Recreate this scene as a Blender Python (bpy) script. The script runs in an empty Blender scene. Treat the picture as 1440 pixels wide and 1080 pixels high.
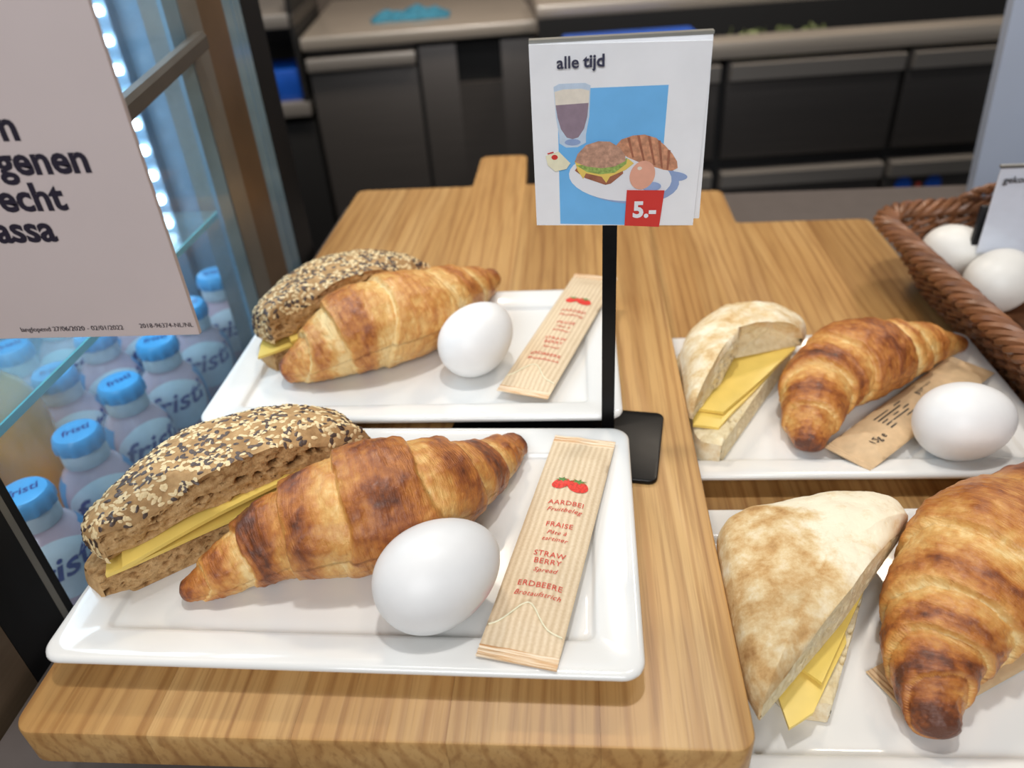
import bpy, math, random
from mathutils import Vector, Matrix, noise, Quaternion

# ------------------------------------------------------------------ camera, world, lights, exposure
scene = bpy.context.scene
S = 0.01                                   # everything below is written in centimetres
cam_d = bpy.data.cameras.new('camera')
cam = bpy.data.objects.new('camera', cam_d)
scene.collection.objects.link(cam)
scene.camera = cam
cam_d.sensor_width = 36.0
cam_d.lens = 27.0
cam_d.clip_start = 0.01
cam_d.clip_end = 20
PITCH, ROLL, YAW = math.radians(33.927), math.radians(-4.258), math.radians(6.091)
def cam_axes():
    cp, sp = math.cos(PITCH), math.sin(PITCH)
    cy, sy = math.cos(YAW), math.sin(YAW)
    cr, sr = math.cos(ROLL), math.sin(ROLL)
    Rz = Matrix(((cy, sy, 0), (-sy, cy, 0), (0, 0, 1)))
    B = Matrix(((1, 0, 0), (0, -sp, -cp), (0, cp, -sp)))
    Rr = Matrix(((cr, -sr, 0), (sr, cr, 0), (0, 0, 1)))
    return Rr @ B @ Rz
_m = cam_axes()
right, up, back = Vector(_m[0]), -Vector(_m[1]), -Vector(_m[2])
mw = Matrix.Identity(4)
for i in range(3):
    mw[i][0], mw[i][1], mw[i][2] = right[i], up[i], back[i]
mw[2][3] = 0.34
cam.matrix_world = mw
cam_d.dof.use_dof = True
cam_d.dof.focus_distance = 0.36
cam_d.dof.aperture_fstop = 7.0

world = bpy.data.worlds.new('world')
scene.world = world
world.use_nodes = True
world.node_tree.nodes['Background'].inputs['Color'].default_value = (0.93, 0.96, 1.0, 1)
world.node_tree.nodes['Background'].inputs['Strength'].default_value = 0.11

def area(name, loc, target, size, power, col, shape='DISK', size_y=None):
    l = bpy.data.lights.new(name, 'AREA')
    l.shape = shape
    l.size = size
    if size_y: l.size_y = size_y
    l.energy = power
    l.color = col
    o = bpy.data.objects.new(name, l)
    o.location = Vector(loc) * S
    d = (Vector(target) - Vector(loc)).normalized()
    o.rotation_euler = d.to_track_quat('-Z', 'Y').to_euler()
    scene.collection.objects.link(o)
    return o
area('ceiling_downlight', (0, 42, 172), (0, 30, 0), 0.12, 9.6, (1.0, 0.985, 0.965))
area('ceiling_downlight', (-38, 30, 175), (-12, 28, 0), 0.30, 1.8, (1.0, 0.96, 0.91))
area('ceiling_downlight', (50, 40, 175), (25, 32, 0), 0.30, 2.4, (1.0, 0.96, 0.91))
area('ceiling_panel', (-10, -190, 160), (0, 60, 5), 1.8, 48.0, (0.99, 0.99, 1.0), 'RECTANGLE', 1.2)
area('kitchen_fill', (-40, 160, 150), (-35, 225, -20), 0.3, 24.0, (1.0, 0.86, 0.7))  # unseen fill lights added over the aisle to brighten the steel fronts
area('kitchen_fill', (75, 160, 150), (70, 190, -20), 0.3, 13.0, (1.0, 0.86, 0.7))
area('fridge_lamp', (-50, 48, 47), (-50, 50, 0), 0.30, 3.4, (0.78, 0.91, 1.0), 'RECTANGLE', 0.42)

vs = scene.view_settings
vs.view_transform = 'Standard'
vs.look = 'None'
vs.gamma = 1.0
vs.use_curve_mapping = False
vs.exposure = -0.08

# ------------------------------------------------------------------ helpers
def lin(r, g, b):
    f = lambda c: (c / 255 / 12.92) if c / 255 <= 0.04045 else ((c / 255 + 0.055) / 1.055) ** 2.4
    return (f(r), f(g), f(b), 1.0)

class NT:
    def __init__(self, name):
        self.m = bpy.data.materials.new(name)
        self.m.use_nodes = True
        self.t = self.m.node_tree
        self.b = self.t.nodes['Principled BSDF']
        self.out = self.t.nodes['Material Output']
    def n(self, kind, **kw):
        x = self.t.nodes.new(kind)
        for k, v in kw.items():
            if k in x.inputs: x.inputs[k].default_value = v
            else: setattr(x, k, v)
        return x
    def l(self, a, b):
        self.t.links.new(a, b)
    def ramp(self, stops):
        r = self.t.nodes.new('ShaderNodeValToRGB')
        e = r.color_ramp.elements
        while len(e) < len(stops): e.new(0.5)
        for i, (p, c) in enumerate(stops):
            e[i].position = p
            e[i].color = c
        return r
    def coords(self, scale=(1, 1, 1), kind='Object', rot=(0, 0, 0)):
        tc = self.n('ShaderNodeTexCoord')
        mp = self.n('ShaderNodeMapping')
        mp.inputs['Scale'].default_value = scale
        mp.inputs['Rotation'].default_value = rot
        self.l(tc.outputs[kind], mp.inputs['Vector'])
        return mp.outputs['Vector']
    def bump(self, h, strength=0.3, dist=0.001):
        b = self.n('ShaderNodeBump')
        b.inputs['Strength'].default_value = strength
        b.inputs['Distance'].default_value = dist
        self.l(h, b.inputs['Height'])
        self.l(b.outputs['Normal'], self.b.inputs['Normal'])
        return b

def plain(name, col, rough=0.5, metal=0.0, spec=0.5, var=0.0, scale=40, bump=0.0, coat=0.0, emit=None, es=0.0, rv=0.0):
    k = NT(name)
    k.b.inputs['Base Color'].default_value = col
    k.b.inputs['Roughness'].default_value = rough
    k.b.inputs['Metallic'].default_value = metal
    k.b.inputs['Specular IOR Level'].default_value = spec
    k.b.inputs['Coat Weight'].default_value = coat
    v = k.coords((scale,) * 3)
    nz = k.n('ShaderNodeTexNoise', Scale=1.0, Detail=4.0)
    k.l(v, nz.inputs['Vector'])
    lo = tuple(c * (1 - var) for c in col[:3]) + (1,)
    hi = tuple(min(1, c * (1 + var)) for c in col[:3]) + (1,)
    r = k.ramp([(0.3, lo), (0.7, hi)])
    k.l(nz.outputs['Fac'], r.inputs['Fac'])
    k.l(r.outputs['Color'], k.b.inputs['Base Color'])
    if rv:
        mr = k.n('ShaderNodeMapRange')
        mr.inputs['To Min'].default_value = max(0, rough - rv)
        mr.inputs['To Max'].default_value = rough + rv
        k.l(nz.outputs['Fac'], mr.inputs['Value'])
        k.l(mr.outputs['Result'], k.b.inputs['Roughness'])
    if bump: k.bump(nz.outputs['Fac'], bump, 0.0006)
    if emit:
        k.b.inputs['Emission Color'].default_value = emit
        k.b.inputs['Emission Strength'].default_value = es
    return k.m

def wood_mat(name):
    k = NT(name)
    at = k.n('ShaderNodeAttribute', attribute_name='stave', attribute_type='OBJECT')
    tc = k.n('ShaderNodeTexCoord')
    addv = k.n('ShaderNodeVectorMath', operation='ADD')
    cmb = k.n('ShaderNodeCombineXYZ')
    mul = k.n('ShaderNodeMath', operation='MULTIPLY')
    mul.inputs[1].default_value = 3.7
    k.l(at.outputs['Fac'], mul.inputs[0])
    k.l(mul.outputs[0], cmb.inputs['X']); k.l(mul.outputs[0], cmb.inputs['Y']); k.l(mul.outputs[0], cmb.inputs['Z'])
    k.l(tc.outputs['Object'], addv.inputs[0]); k.l(cmb.outputs[0], addv.inputs[1])
    mp = k.n('ShaderNodeMapping'); mp.inputs['Scale'].default_value = (26, 2.2, 26)
    k.l(addv.outputs[0], mp.inputs['Vector'])
    n1 = k.n('ShaderNodeTexNoise', Scale=1.0, Detail=3.0, Distortion=0.6)
    k.l(mp.outputs[0], n1.inputs['Vector'])
    mp2 = k.n('ShaderNodeMapping'); mp2.inputs['Scale'].default_value = (420, 11, 200)
    k.l(addv.outputs[0], mp2.inputs['Vector'])
    n2 = k.n('ShaderNodeTexNoise', Scale=1.0, Detail=3.0, Roughness=0.65)
    k.l(mp2.outputs[0], n2.inputs['Vector'])
    wv = k.n('ShaderNodeTexWave', wave_type='BANDS', bands_direction='X')
    wv.inputs['Scale'].default_value = 1.0
    wv.inputs['Distortion'].default_value = 14.0
    wv.inputs['Detail'].default_value = 2.0
    wv.inputs['Detail Scale'].default_value = 0.8
    mp3 = k.n('ShaderNodeMapping'); mp3.inputs['Scale'].default_value = (30, 1.6, 30)
    k.l(addv.outputs[0], mp3.inputs['Vector']); k.l(mp3.outputs[0], wv.inputs['Vector'])
    r1 = k.ramp([(0.25, lin(170, 126, 72)), (0.5, lin(190, 147, 90)), (0.75, lin(206, 167, 110))])
    k.l(n1.outputs['Fac'], r1.inputs['Fac'])
    r2 = k.ramp([(0.30, lin(150, 110, 70)), (0.52, (1, 1, 1, 1))])
    k.l(n2.outputs['Fac'], r2.inputs['Fac'])
    m1 = k.n('ShaderNodeMix', data_type='RGBA', blend_type='MULTIPLY')
    m1.inputs['Factor'].default_value = 0.36
    k.l(r1.outputs['Color'], m1.inputs['A']); k.l(r2.outputs['Color'], m1.inputs['B'])
    r3 = k.ramp([(0.0, lin(178, 138, 96)), (0.35, (1, 1, 1, 1)), (1.0, (1, 1, 1, 1))])
    k.l(wv.outputs['Fac'], r3.inputs['Fac'])
    m2 = k.n('ShaderNodeMix', data_type='RGBA', blend_type='MULTIPLY')
    m2.inputs['Factor'].default_value = 0.36
    k.l(m1.outputs['Result'], m2.inputs['A']); k.l(r3.outputs['Color'], m2.inputs['B'])
    hs = k.n('ShaderNodeHueSaturation')
    mr = k.n('ShaderNodeMapRange')
    mr.inputs['To Min'].default_value = 0.90; mr.inputs['To Max'].default_value = 1.04
    k.l(at.outputs['Fac'], mr.inputs['Value'])
    k.l(mr.outputs['Result'], hs.inputs['Value'])
    hs.inputs['Saturation'].default_value = 1.0
    k.l(m2.outputs['Result'], hs.inputs['Color'])
    k.l(hs.outputs['Color'], k.b.inputs['Base Color'])
    k.b.inputs['Roughness'].default_value = 0.42
    k.bump(n2.outputs['Fac'], 0.25, 0.0004)
    return k.m

def croissant_mat():
    k = NT('croissant_crust')
    at = k.n('ShaderNodeAttribute', attribute_name='toast')
    uv = k.n('ShaderNodeAttribute', attribute_name='cuv')
    mp = k.n('ShaderNodeMapping'); mp.inputs['Scale'].default_value = (2.6, 0.8, 1)
    k.l(uv.outputs['Vector'], mp.inputs['Vector'])
    n1 = k.n('ShaderNodeTexNoise', Scale=1.5, Detail=5.0, Roughness=0.62, Distortion=0.7)
    k.l(mp.outputs[0], n1.inputs['Vector'])
    v = k.coords((260, 260, 260))
    n2 = k.n('ShaderNodeTexNoise', Scale=1.0, Detail=4.0, Roughness=0.6)
    k.l(v, n2.inputs['Vector'])
    v3 = k.coords((85, 85, 85))
    n3 = k.n('ShaderNodeTexNoise', Scale=1.0, Detail=5.0, Roughness=0.65)
    k.l(v3, n3.inputs['Vector'])
    def mad(a, mulv, addn):
        x = k.n('ShaderNodeMath', operation='MULTIPLY_ADD')
        x.inputs[1].default_value = mulv
        k.l(a, x.inputs[0])
        if isinstance(addn, float): x.inputs[2].default_value = addn
        else: k.l(addn, x.inputs[2])
        return x.outputs[0]
    a = mad(n1.outputs['Fac'], 0.28, -0.14)
    a = mad(n2.outputs['Fac'], 0.30, a)
    a = mad(n3.outputs['Fac'], 0.58, a)
    sm = k.n('ShaderNodeMath', operation='ADD')
    k.l(a, sm.inputs[0]); k.l(at.outputs['Fac'], sm.inputs[1])
    off = k.n('ShaderNodeMath', operation='SUBTRACT'); off.inputs[1].default_value = 0.46
    k.l(sm.outputs[0], off.inputs[0])
    r = k.ramp([(0.0, lin(240, 208, 146)), (0.18, lin(226, 178, 106)), (0.40, lin(208, 146, 76)), (0.62, lin(182, 112, 52)), (0.82, lin(142, 78, 38)), (1.0, lin(96, 52, 32))])
    k.l(off.outputs[0], r.inputs['Fac'])
    k.l(r.outputs['Color'], k.b.inputs['Base Color'])
    k.b.inputs['Roughness'].default_value = 0.38
    k.b.inputs['Specular IOR Level'].default_value = 0.45
    k.b.inputs['Coat Weight'].default_value = 0.16
    k.b.inputs['Coat Roughness'].default_value = 0.3
    # flaky lines run along the bands
    mp2 = k.n('ShaderNodeMapping'); mp2.inputs['Scale'].default_value = (6.5, 0.7, 1)
    k.l(uv.outputs['Vector'], mp2.inputs['Vector'])
    n4 = k.n('ShaderNodeTexNoise', Scale=2.0, Detail=4.0, Roughness=0.6)
    k.l(mp2.outputs[0], n4.inputs['Vector'])
    h = mad(n4.outputs['Fac'], 0.5, n3.outputs['Fac'])
    k.bump(h, 0.7, 0.0022)
    return k.m

def bread_mat(name, stops, scale=70, bump=0.6, rough=0.75, second=None):
    k = NT(name)
    v = k.coords((scale,) * 3)
    n1 = k.n('ShaderNodeTexNoise', Scale=1.0, Detail=6.0, Roughness=0.68)
    k.l(v, n1.inputs['Vector'])
    at = k.n('ShaderNodeAttribute', attribute_name='toast')
    ad = k.n('ShaderNodeMath', operation='ADD')
    k.l(n1.outputs['Fac'], ad.inputs[0]); k.l(at.outputs['Fac'], ad.inputs[1])
    r = k.ramp(stops)
    k.l(ad.outputs[0], r.inputs['Fac'])
    k.l(r.outputs['Color'], k.b.inputs['Base Color'])
    k.b.inputs['Roughness'].default_value = rough
    k.b.inputs['Specular IOR Level'].default_value = 0.25
    k.bump(n1.outputs['Fac'], bump, 0.0015)
    return k.m

def glass_mat(name, tint=(0.93, 0.97, 1.0, 1), film=0.04, filmcol=(0.7, 0.85, 1, 1), ior=1.45):
    k = NT(name)
    k.t.nodes.remove(k.b)
    tr = k.n('ShaderNodeBsdfTransparent'); tr.inputs['Color'].default_value = tint
    gl = k.n('ShaderNodeBsdfGlossy'); gl.inputs['Roughness'].default_value = 0.03
    df = k.n('ShaderNodeBsdfDiffuse'); df.inputs['Color'].default_value = filmcol
    v = k.coords((9, 9, 30))
    nz = k.n('ShaderNodeTexNoise', Scale=1.0, Detail=5.0)
    k.l(v, nz.inputs['Vector'])
    mr = k.n('ShaderNodeMapRange')
    mr.inputs['From Min'].default_value = 0.35; mr.inputs['From Max'].default_value = 0.75
    mr.inputs['To Min'].default_value = film * 0.4; mr.inputs['To Max'].default_value = film * 1.8
    k.l(nz.outputs['Fac'], mr.inputs['Value'])
    lw = k.n('ShaderNodeLayerWeight')
    pw = k.n('ShaderNodeMath', operation='POWER'); pw.inputs[1].default_value = 5.0
    k.l(lw.outputs['Facing'], pw.inputs[0])
    fr = k.n('ShaderNodeMath', operation='MULTIPLY_ADD'); fr.inputs[1].default_value = 0.7; fr.inputs[2].default_value = 0.035
    k.l(pw.outputs[0], fr.inputs[0])
    m1 = k.n('ShaderNodeMixShader'); k.l(fr.outputs[0], m1.inputs[0]); k.l(tr.outputs[0], m1.inputs[1]); k.l(gl.outputs[0], m1.inputs[2])
    m2 = k.n('ShaderNodeMixShader'); k.l(mr.outputs['Result'], m2.inputs[0]); k.l(m1.outputs[0], m2.inputs[1]); k.l(df.outputs[0], m2.inputs[2])
    k.l(m2.outputs[0], k.out.inputs['Surface'])
    return k.m

def steel_mat(name, col, rough=0.35, horiz=True, metal=0.6):
    k = NT(name)
    v = k.coords((4, 4, 260) if horiz else (260, 260, 4))
    n1 = k.n('ShaderNodeTexNoise', Scale=1.0, Detail=4.0)
    k.l(v, n1.inputs['Vector'])
    r = k.ramp([(0.25, tuple(c * 0.82 for c in col[:3]) + (1,)), (0.75, col)])
    k.l(n1.outputs['Fac'], r.inputs['Fac'])
    k.l(r.outputs['Color'], k.b.inputs['Base Color'])
    k.b.inputs['Metallic'].default_value = metal
    k.b.inputs['Roughness'].default_value = rough
    return k.m

def paper_stripe_mat():
    k = NT('sachet_paper')
    v = k.coords((1, 1, 1))
    sp = k.n('ShaderNodeSeparateXYZ'); k.l(v, sp.inputs[0])
    nz = k.n('ShaderNodeTexNoise', Scale=60.0, Detail=3.0); k.l(v, nz.inputs['Vector'])
    a = k.n('ShaderNodeMath', operation='MULTIPLY'); a.inputs[1].default_value = 2 * math.pi / 0.0030
    k.l(sp.outputs['X'], a.inputs[0])
    b = k.n('ShaderNodeMath', operation='MULTIPLY_ADD'); b.inputs[1].default_value = 2.2
    k.l(nz.outputs['Fac'], b.inputs[0]); k.l(a.outputs[0], b.inputs[2])
    s = k.n('ShaderNodeMath', operation='SINE'); k.l(b.outputs[0], s.inputs[0])
    fib = k.n('ShaderNodeTexNoise', Scale=900.0, Detail=3.0); k.l(v, fib.inputs['Vector'])
    c = k.n('ShaderNodeMath', operation='MULTIPLY_ADD'); c.inputs[1].default_value = 0.20; c.inputs[2].default_value = 0.20
    k.l(s.outputs[0], c.inputs[0])
    d = k.n('ShaderNodeMath', operation='MULTIPLY_ADD'); d.inputs[1].default_value = 0.55
    k.l(fib.outputs['Fac'], d.inputs[0]); k.l(c.outputs[0], d.inputs[2])
    r = k.ramp([(0.15, lin(200, 176, 142)), (0.5, lin(217, 195, 162)), (0.85, lin(230, 213, 184))])
    k.l(d.outputs[0], r.inputs['Fac'])
    k.l(r.outputs['Color'], k.b.inputs['Base Color'])
    k.b.inputs['Roughness'].default_value = 0.55
    k.bump(fib.outputs['Fac'], 0.15, 0.0003)
    return k.m

M = {}
M['wood'] = wood_mat('board_wood')
M['porcelain'] = plain('white_porcelain', lin(232, 232, 229), 0.12, var=0.01, scale=8, coat=0.3)
M['egg'] = plain('egg_shell', lin(238, 238, 237), 0.38, spec=0.35, var=0.02, scale=90, bump=0.08)
M['egg_warm'] = plain('egg_shell_cream', lin(232, 229, 222), 0.42, spec=0.35, var=0.03, scale=60, bump=0.08)
def egg_mat():
    m = M['egg'].copy(); m.name = 'egg_shell_pink_mark'
    nt = m.node_tree; b = nt.nodes['Principled BSDF']
    src = b.inputs['Base Color'].links[0].from_socket
    at = nt.nodes.new('ShaderNodeAttribute'); at.attribute_name = 'stain'
    mx = nt.nodes.new('ShaderNodeMix'); mx.data_type = 'RGBA'
    mx.inputs['B'].default_value = lin(236, 176, 196)
    nt.links.new(at.outputs['Fac'], mx.inputs['Factor']); nt.links.new(src, mx.inputs['A'])
    nt.links.new(mx.outputs['Result'], b.inputs['Base Color'])
    return m
M['egg_mark'] = egg_mat()
M['pink'] = plain('pink_stamp', lin(243, 214, 222), 0.45, var=0.05, scale=300)
M['croissant'] = croissant_mat()
M['rye_crust'] = bread_mat('brown_crust', [(0.25, lin(144, 110, 72)), (0.5, lin(190, 153, 106)), (0.8, lin(218, 188, 142))], 90)
M['rye_crumb'] = bread_mat('brown_crumb', [(0.1, lin(88, 60, 34)), (0.30, lin(156, 116, 72)), (0.5, lin(192, 152, 102)), (0.75, lin(220, 184, 134))], 330, 1.0)
M['white_crust'] = bread_mat('floured_crust', [(0.2, lin(158, 112, 64)), (0.40, lin(202, 162, 108)), (0.55, lin(222, 196, 150)), (0.78, lin(242, 232, 206))], 95, 0.6)
M['white_crumb'] = bread_mat('white_crumb', [(0.2, lin(206, 184, 138)), (0.5, lin(232, 216, 176)), (0.8, lin(246, 236, 208))], 200, 0.7)
M['cheese'] = plain('yellow_cheese', lin(238, 208, 108), 0.38, var=0.04, scale=90, bump=0.06)
M['sesame'] = plain('sesame_seed', lin(232, 208, 160), 0.5, var=0.12, scale=700)
M['darkseed'] = plain('dark_seed', lin(82, 66, 58), 0.45, var=0.35, scale=500)
M['sachet'] = paper_stripe_mat()
M['kraft'] = plain('kraft_paper', lin(206, 176, 136), 0.6, var=0.1, scale=160, bump=0.1)
def crimp_mat():
    k = NT('crimped_paper')
    v = k.coords((40, 1500, 40))
    nz = k.n('ShaderNodeTexNoise', Scale=1.0, Detail=2.0); k.l(v, nz.inputs['Vector'])
    r = k.ramp([(0.36, lin(196, 140, 84)), (0.46, lin(216, 182, 140)), (0.6, lin(238, 222, 196))])
    k.l(nz.outputs['Fac'], r.inputs['Fac']); k.l(r.outputs['Color'], k.b.inputs['Base Color'])
    k.b.inputs['Roughness'].default_value = 0.5
    return k.m
M['crimp'] = crimp_mat()
M['redink'] = plain('red_ink', lin(206, 70, 54), 0.6, var=0.05)
M['blackink'] = plain('black_ink', lin(44, 40, 40), 0.6, var=0.05)
M['berry'] = plain('strawberry_print', lin(214, 48, 36), 0.5, var=0.35, scale=900)
M['berryleaf'] = plain('strawberry_leaf_print', lin(84, 130, 62), 0.6, var=0.2, scale=500)
M['black'] = plain('black_powder_coat', lin(14, 14, 15), 0.35, spec=0.2, var=0.1, scale=200, rv=0.05)
M['rubber'] = plain('black_plastic', lin(20, 21, 24), 0.55, var=0.1)
M['card'] = plain('white_card', lin(244, 246, 250), 0.35, var=0.03, scale=60)
M['navyink'] = plain('dark_navy_ink', lin(52, 54, 78), 0.5, var=0.04)
M['signink'] = plain('black_sign_ink', lin(38, 32, 48), 0.5, var=0.04)
M['signcard'] = plain('rose_grey_card', lin(212, 198, 196), 0.55, var=0.015, scale=30)
M['blueprint'] = plain('sky_blue_print', lin(118, 190, 246), 0.4, var=0.04, scale=80)
M['redprint'] = plain('red_print', lin(214, 62, 56), 0.4, var=0.03)
M['shadeprint'] = plain('blue_grey_print', lin(150, 172, 214), 0.4, var=0.08, scale=120)
M['plateprint'] = plain('printed_white_plate', lin(236, 238, 244), 0.4, var=0.03)
M['bunprint'] = plain('printed_bun', lin(192, 150, 128), 0.45, var=0.25, scale=600)
M['crustprint'] = plain('printed_croissant', lin(204, 146, 114), 0.45, var=0.3, scale=450)
M['crustdark'] = plain('printed_croissant_fold', lin(162, 104, 80), 0.45, var=0.2, scale=300)
M['leafprint'] = plain('printed_lettuce', lin(152, 178, 96), 0.45, var=0.35, scale=700)
M['eggprint'] = plain('printed_egg', lin(232, 172, 148), 0.4, var=0.05, scale=200)
M['cofprint'] = plain('printed_coffee', lin(150, 132, 146), 0.4, var=0.08, scale=300)
M['foamprint'] = plain('printed_foam', lin(236, 228, 214), 0.4, var=0.05, scale=300)
M['glassprint'] = plain('printed_glass', lin(200, 218, 238), 0.4, var=0.05, scale=300)
M['creamprint'] = plain('printed_cream_tub', lin(240, 236, 206), 0.4, var=0.05, scale=300)
M['clear'] = glass_mat('clear_acrylic', (0.97, 0.98, 1, 1), 0.05, (0.9, 0.92, 0.95, 1))
M['glass'] = glass_mat('fridge_glass', (0.88, 0.95, 1.0, 1), 0.13, (0.55, 0.75, 0.95, 1))
M['shelfglass'] = glass_mat('shelf_glass', (0.85, 0.96, 0.97, 1), 0.06, (0.6, 0.85, 0.9, 1))
M['teal'] = plain('green_glass_edge', lin(98, 190, 190), 0.15, var=0.1, scale=60)
M['glassedge'] = plain('pale_glass_edge', lin(136, 166, 184), 0.12, var=0.1, scale=30)
M['alu'] = plain('brushed_aluminium', lin(168, 166, 158), 0.38, metal=0.6, var=0.08, scale=25)
M['alu_dark'] = plain('grey_coated_aluminium', lin(104, 100, 94), 0.45, metal=0.3, var=0.08, scale=40)
M['tanmetal'] = plain('tan_steel_post', lin(150, 126, 100), 0.35, metal=0.6, var=0.12, scale=18)
M['brownsteel'] = steel_mat('bronze_steel', lin(150, 130, 108), 0.32)
M['fridgewall'] = plain('pale_blue_liner', lin(108, 134, 154), 0.35, var=0.06, scale=12)
M['led'] = plain('led_lens', (0.8, 0.92, 1, 1), 0.3, emit=(0.75, 0.9, 1, 1), es=16.0)
M['milk'] = plain('pink_drink_bottle', lin(230, 192, 200), 0.2, var=0.03, scale=40, coat=0.4)
M['label_white'] = plain('white_bottle_label', lin(240, 244, 246), 0.35, var=0.04, scale=120)
M['label_blue'] = plain('blue_bottle_label', lin(92, 158, 206), 0.35, var=0.08, scale=80)
M['cap_blue'] = plain('blue_bottle_cap', lin(96, 184, 240), 0.3, var=0.06, scale=80)
M['logo_blue'] = plain('navy_logo_ink', lin(48, 58, 140), 0.4, var=0.05)
M['juice'] = plain('orange_juice', lin(250, 158, 24), 0.2, var=0.12, scale=22, coat=0.5)
M['wicker'] = plain('brown_wicker', lin(126, 82, 52), 0.42, var=0.3, scale=55, bump=0.15)
M['counter'] = plain('taupe_counter', lin(92, 85, 82), 0.45, var=0.05, scale=70)
M['floor'] = plain('dark_floor_tile', lin(60, 58, 58), 0.5, var=0.1, scale=8)
M['wall'] = plain('grey_kitchen_wall', lin(110, 100, 92), 0.7, var=0.05, scale=5)
M['steel'] = steel_mat('kitchen_steel', lin(176, 170, 164), 0.36)  # lighter copy of the stainless, brightness of the lips put into the colour
M['steel_light'] = steel_mat('worktop_steel_lit', lin(206, 196, 184), 0.28)  # same stainless, light caught by the worktops painted into the base colour
M['steel_dark'] = steel_mat('cabinet_steel_shaded', lin(92, 88, 86), 0.42)  # same stainless, shaded fronts painted as a darker copy
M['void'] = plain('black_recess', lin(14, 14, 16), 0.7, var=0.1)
M['bluebox'] = plain('blue_plastic', lin(20, 84, 190), 0.4, var=0.1)
M['cloth'] = plain('turquoise_cloth', lin(52, 122, 150), 0.85, var=0.25, scale=60, bump=0.4)
M['lettuce'] = plain('green_salad', lin(120, 130, 84), 0.7, var=0.5, scale=60)
M['panel'] = plain('blue_grey_panel', lin(182, 192, 210), 0.45, var=0.03, scale=10)

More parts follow.
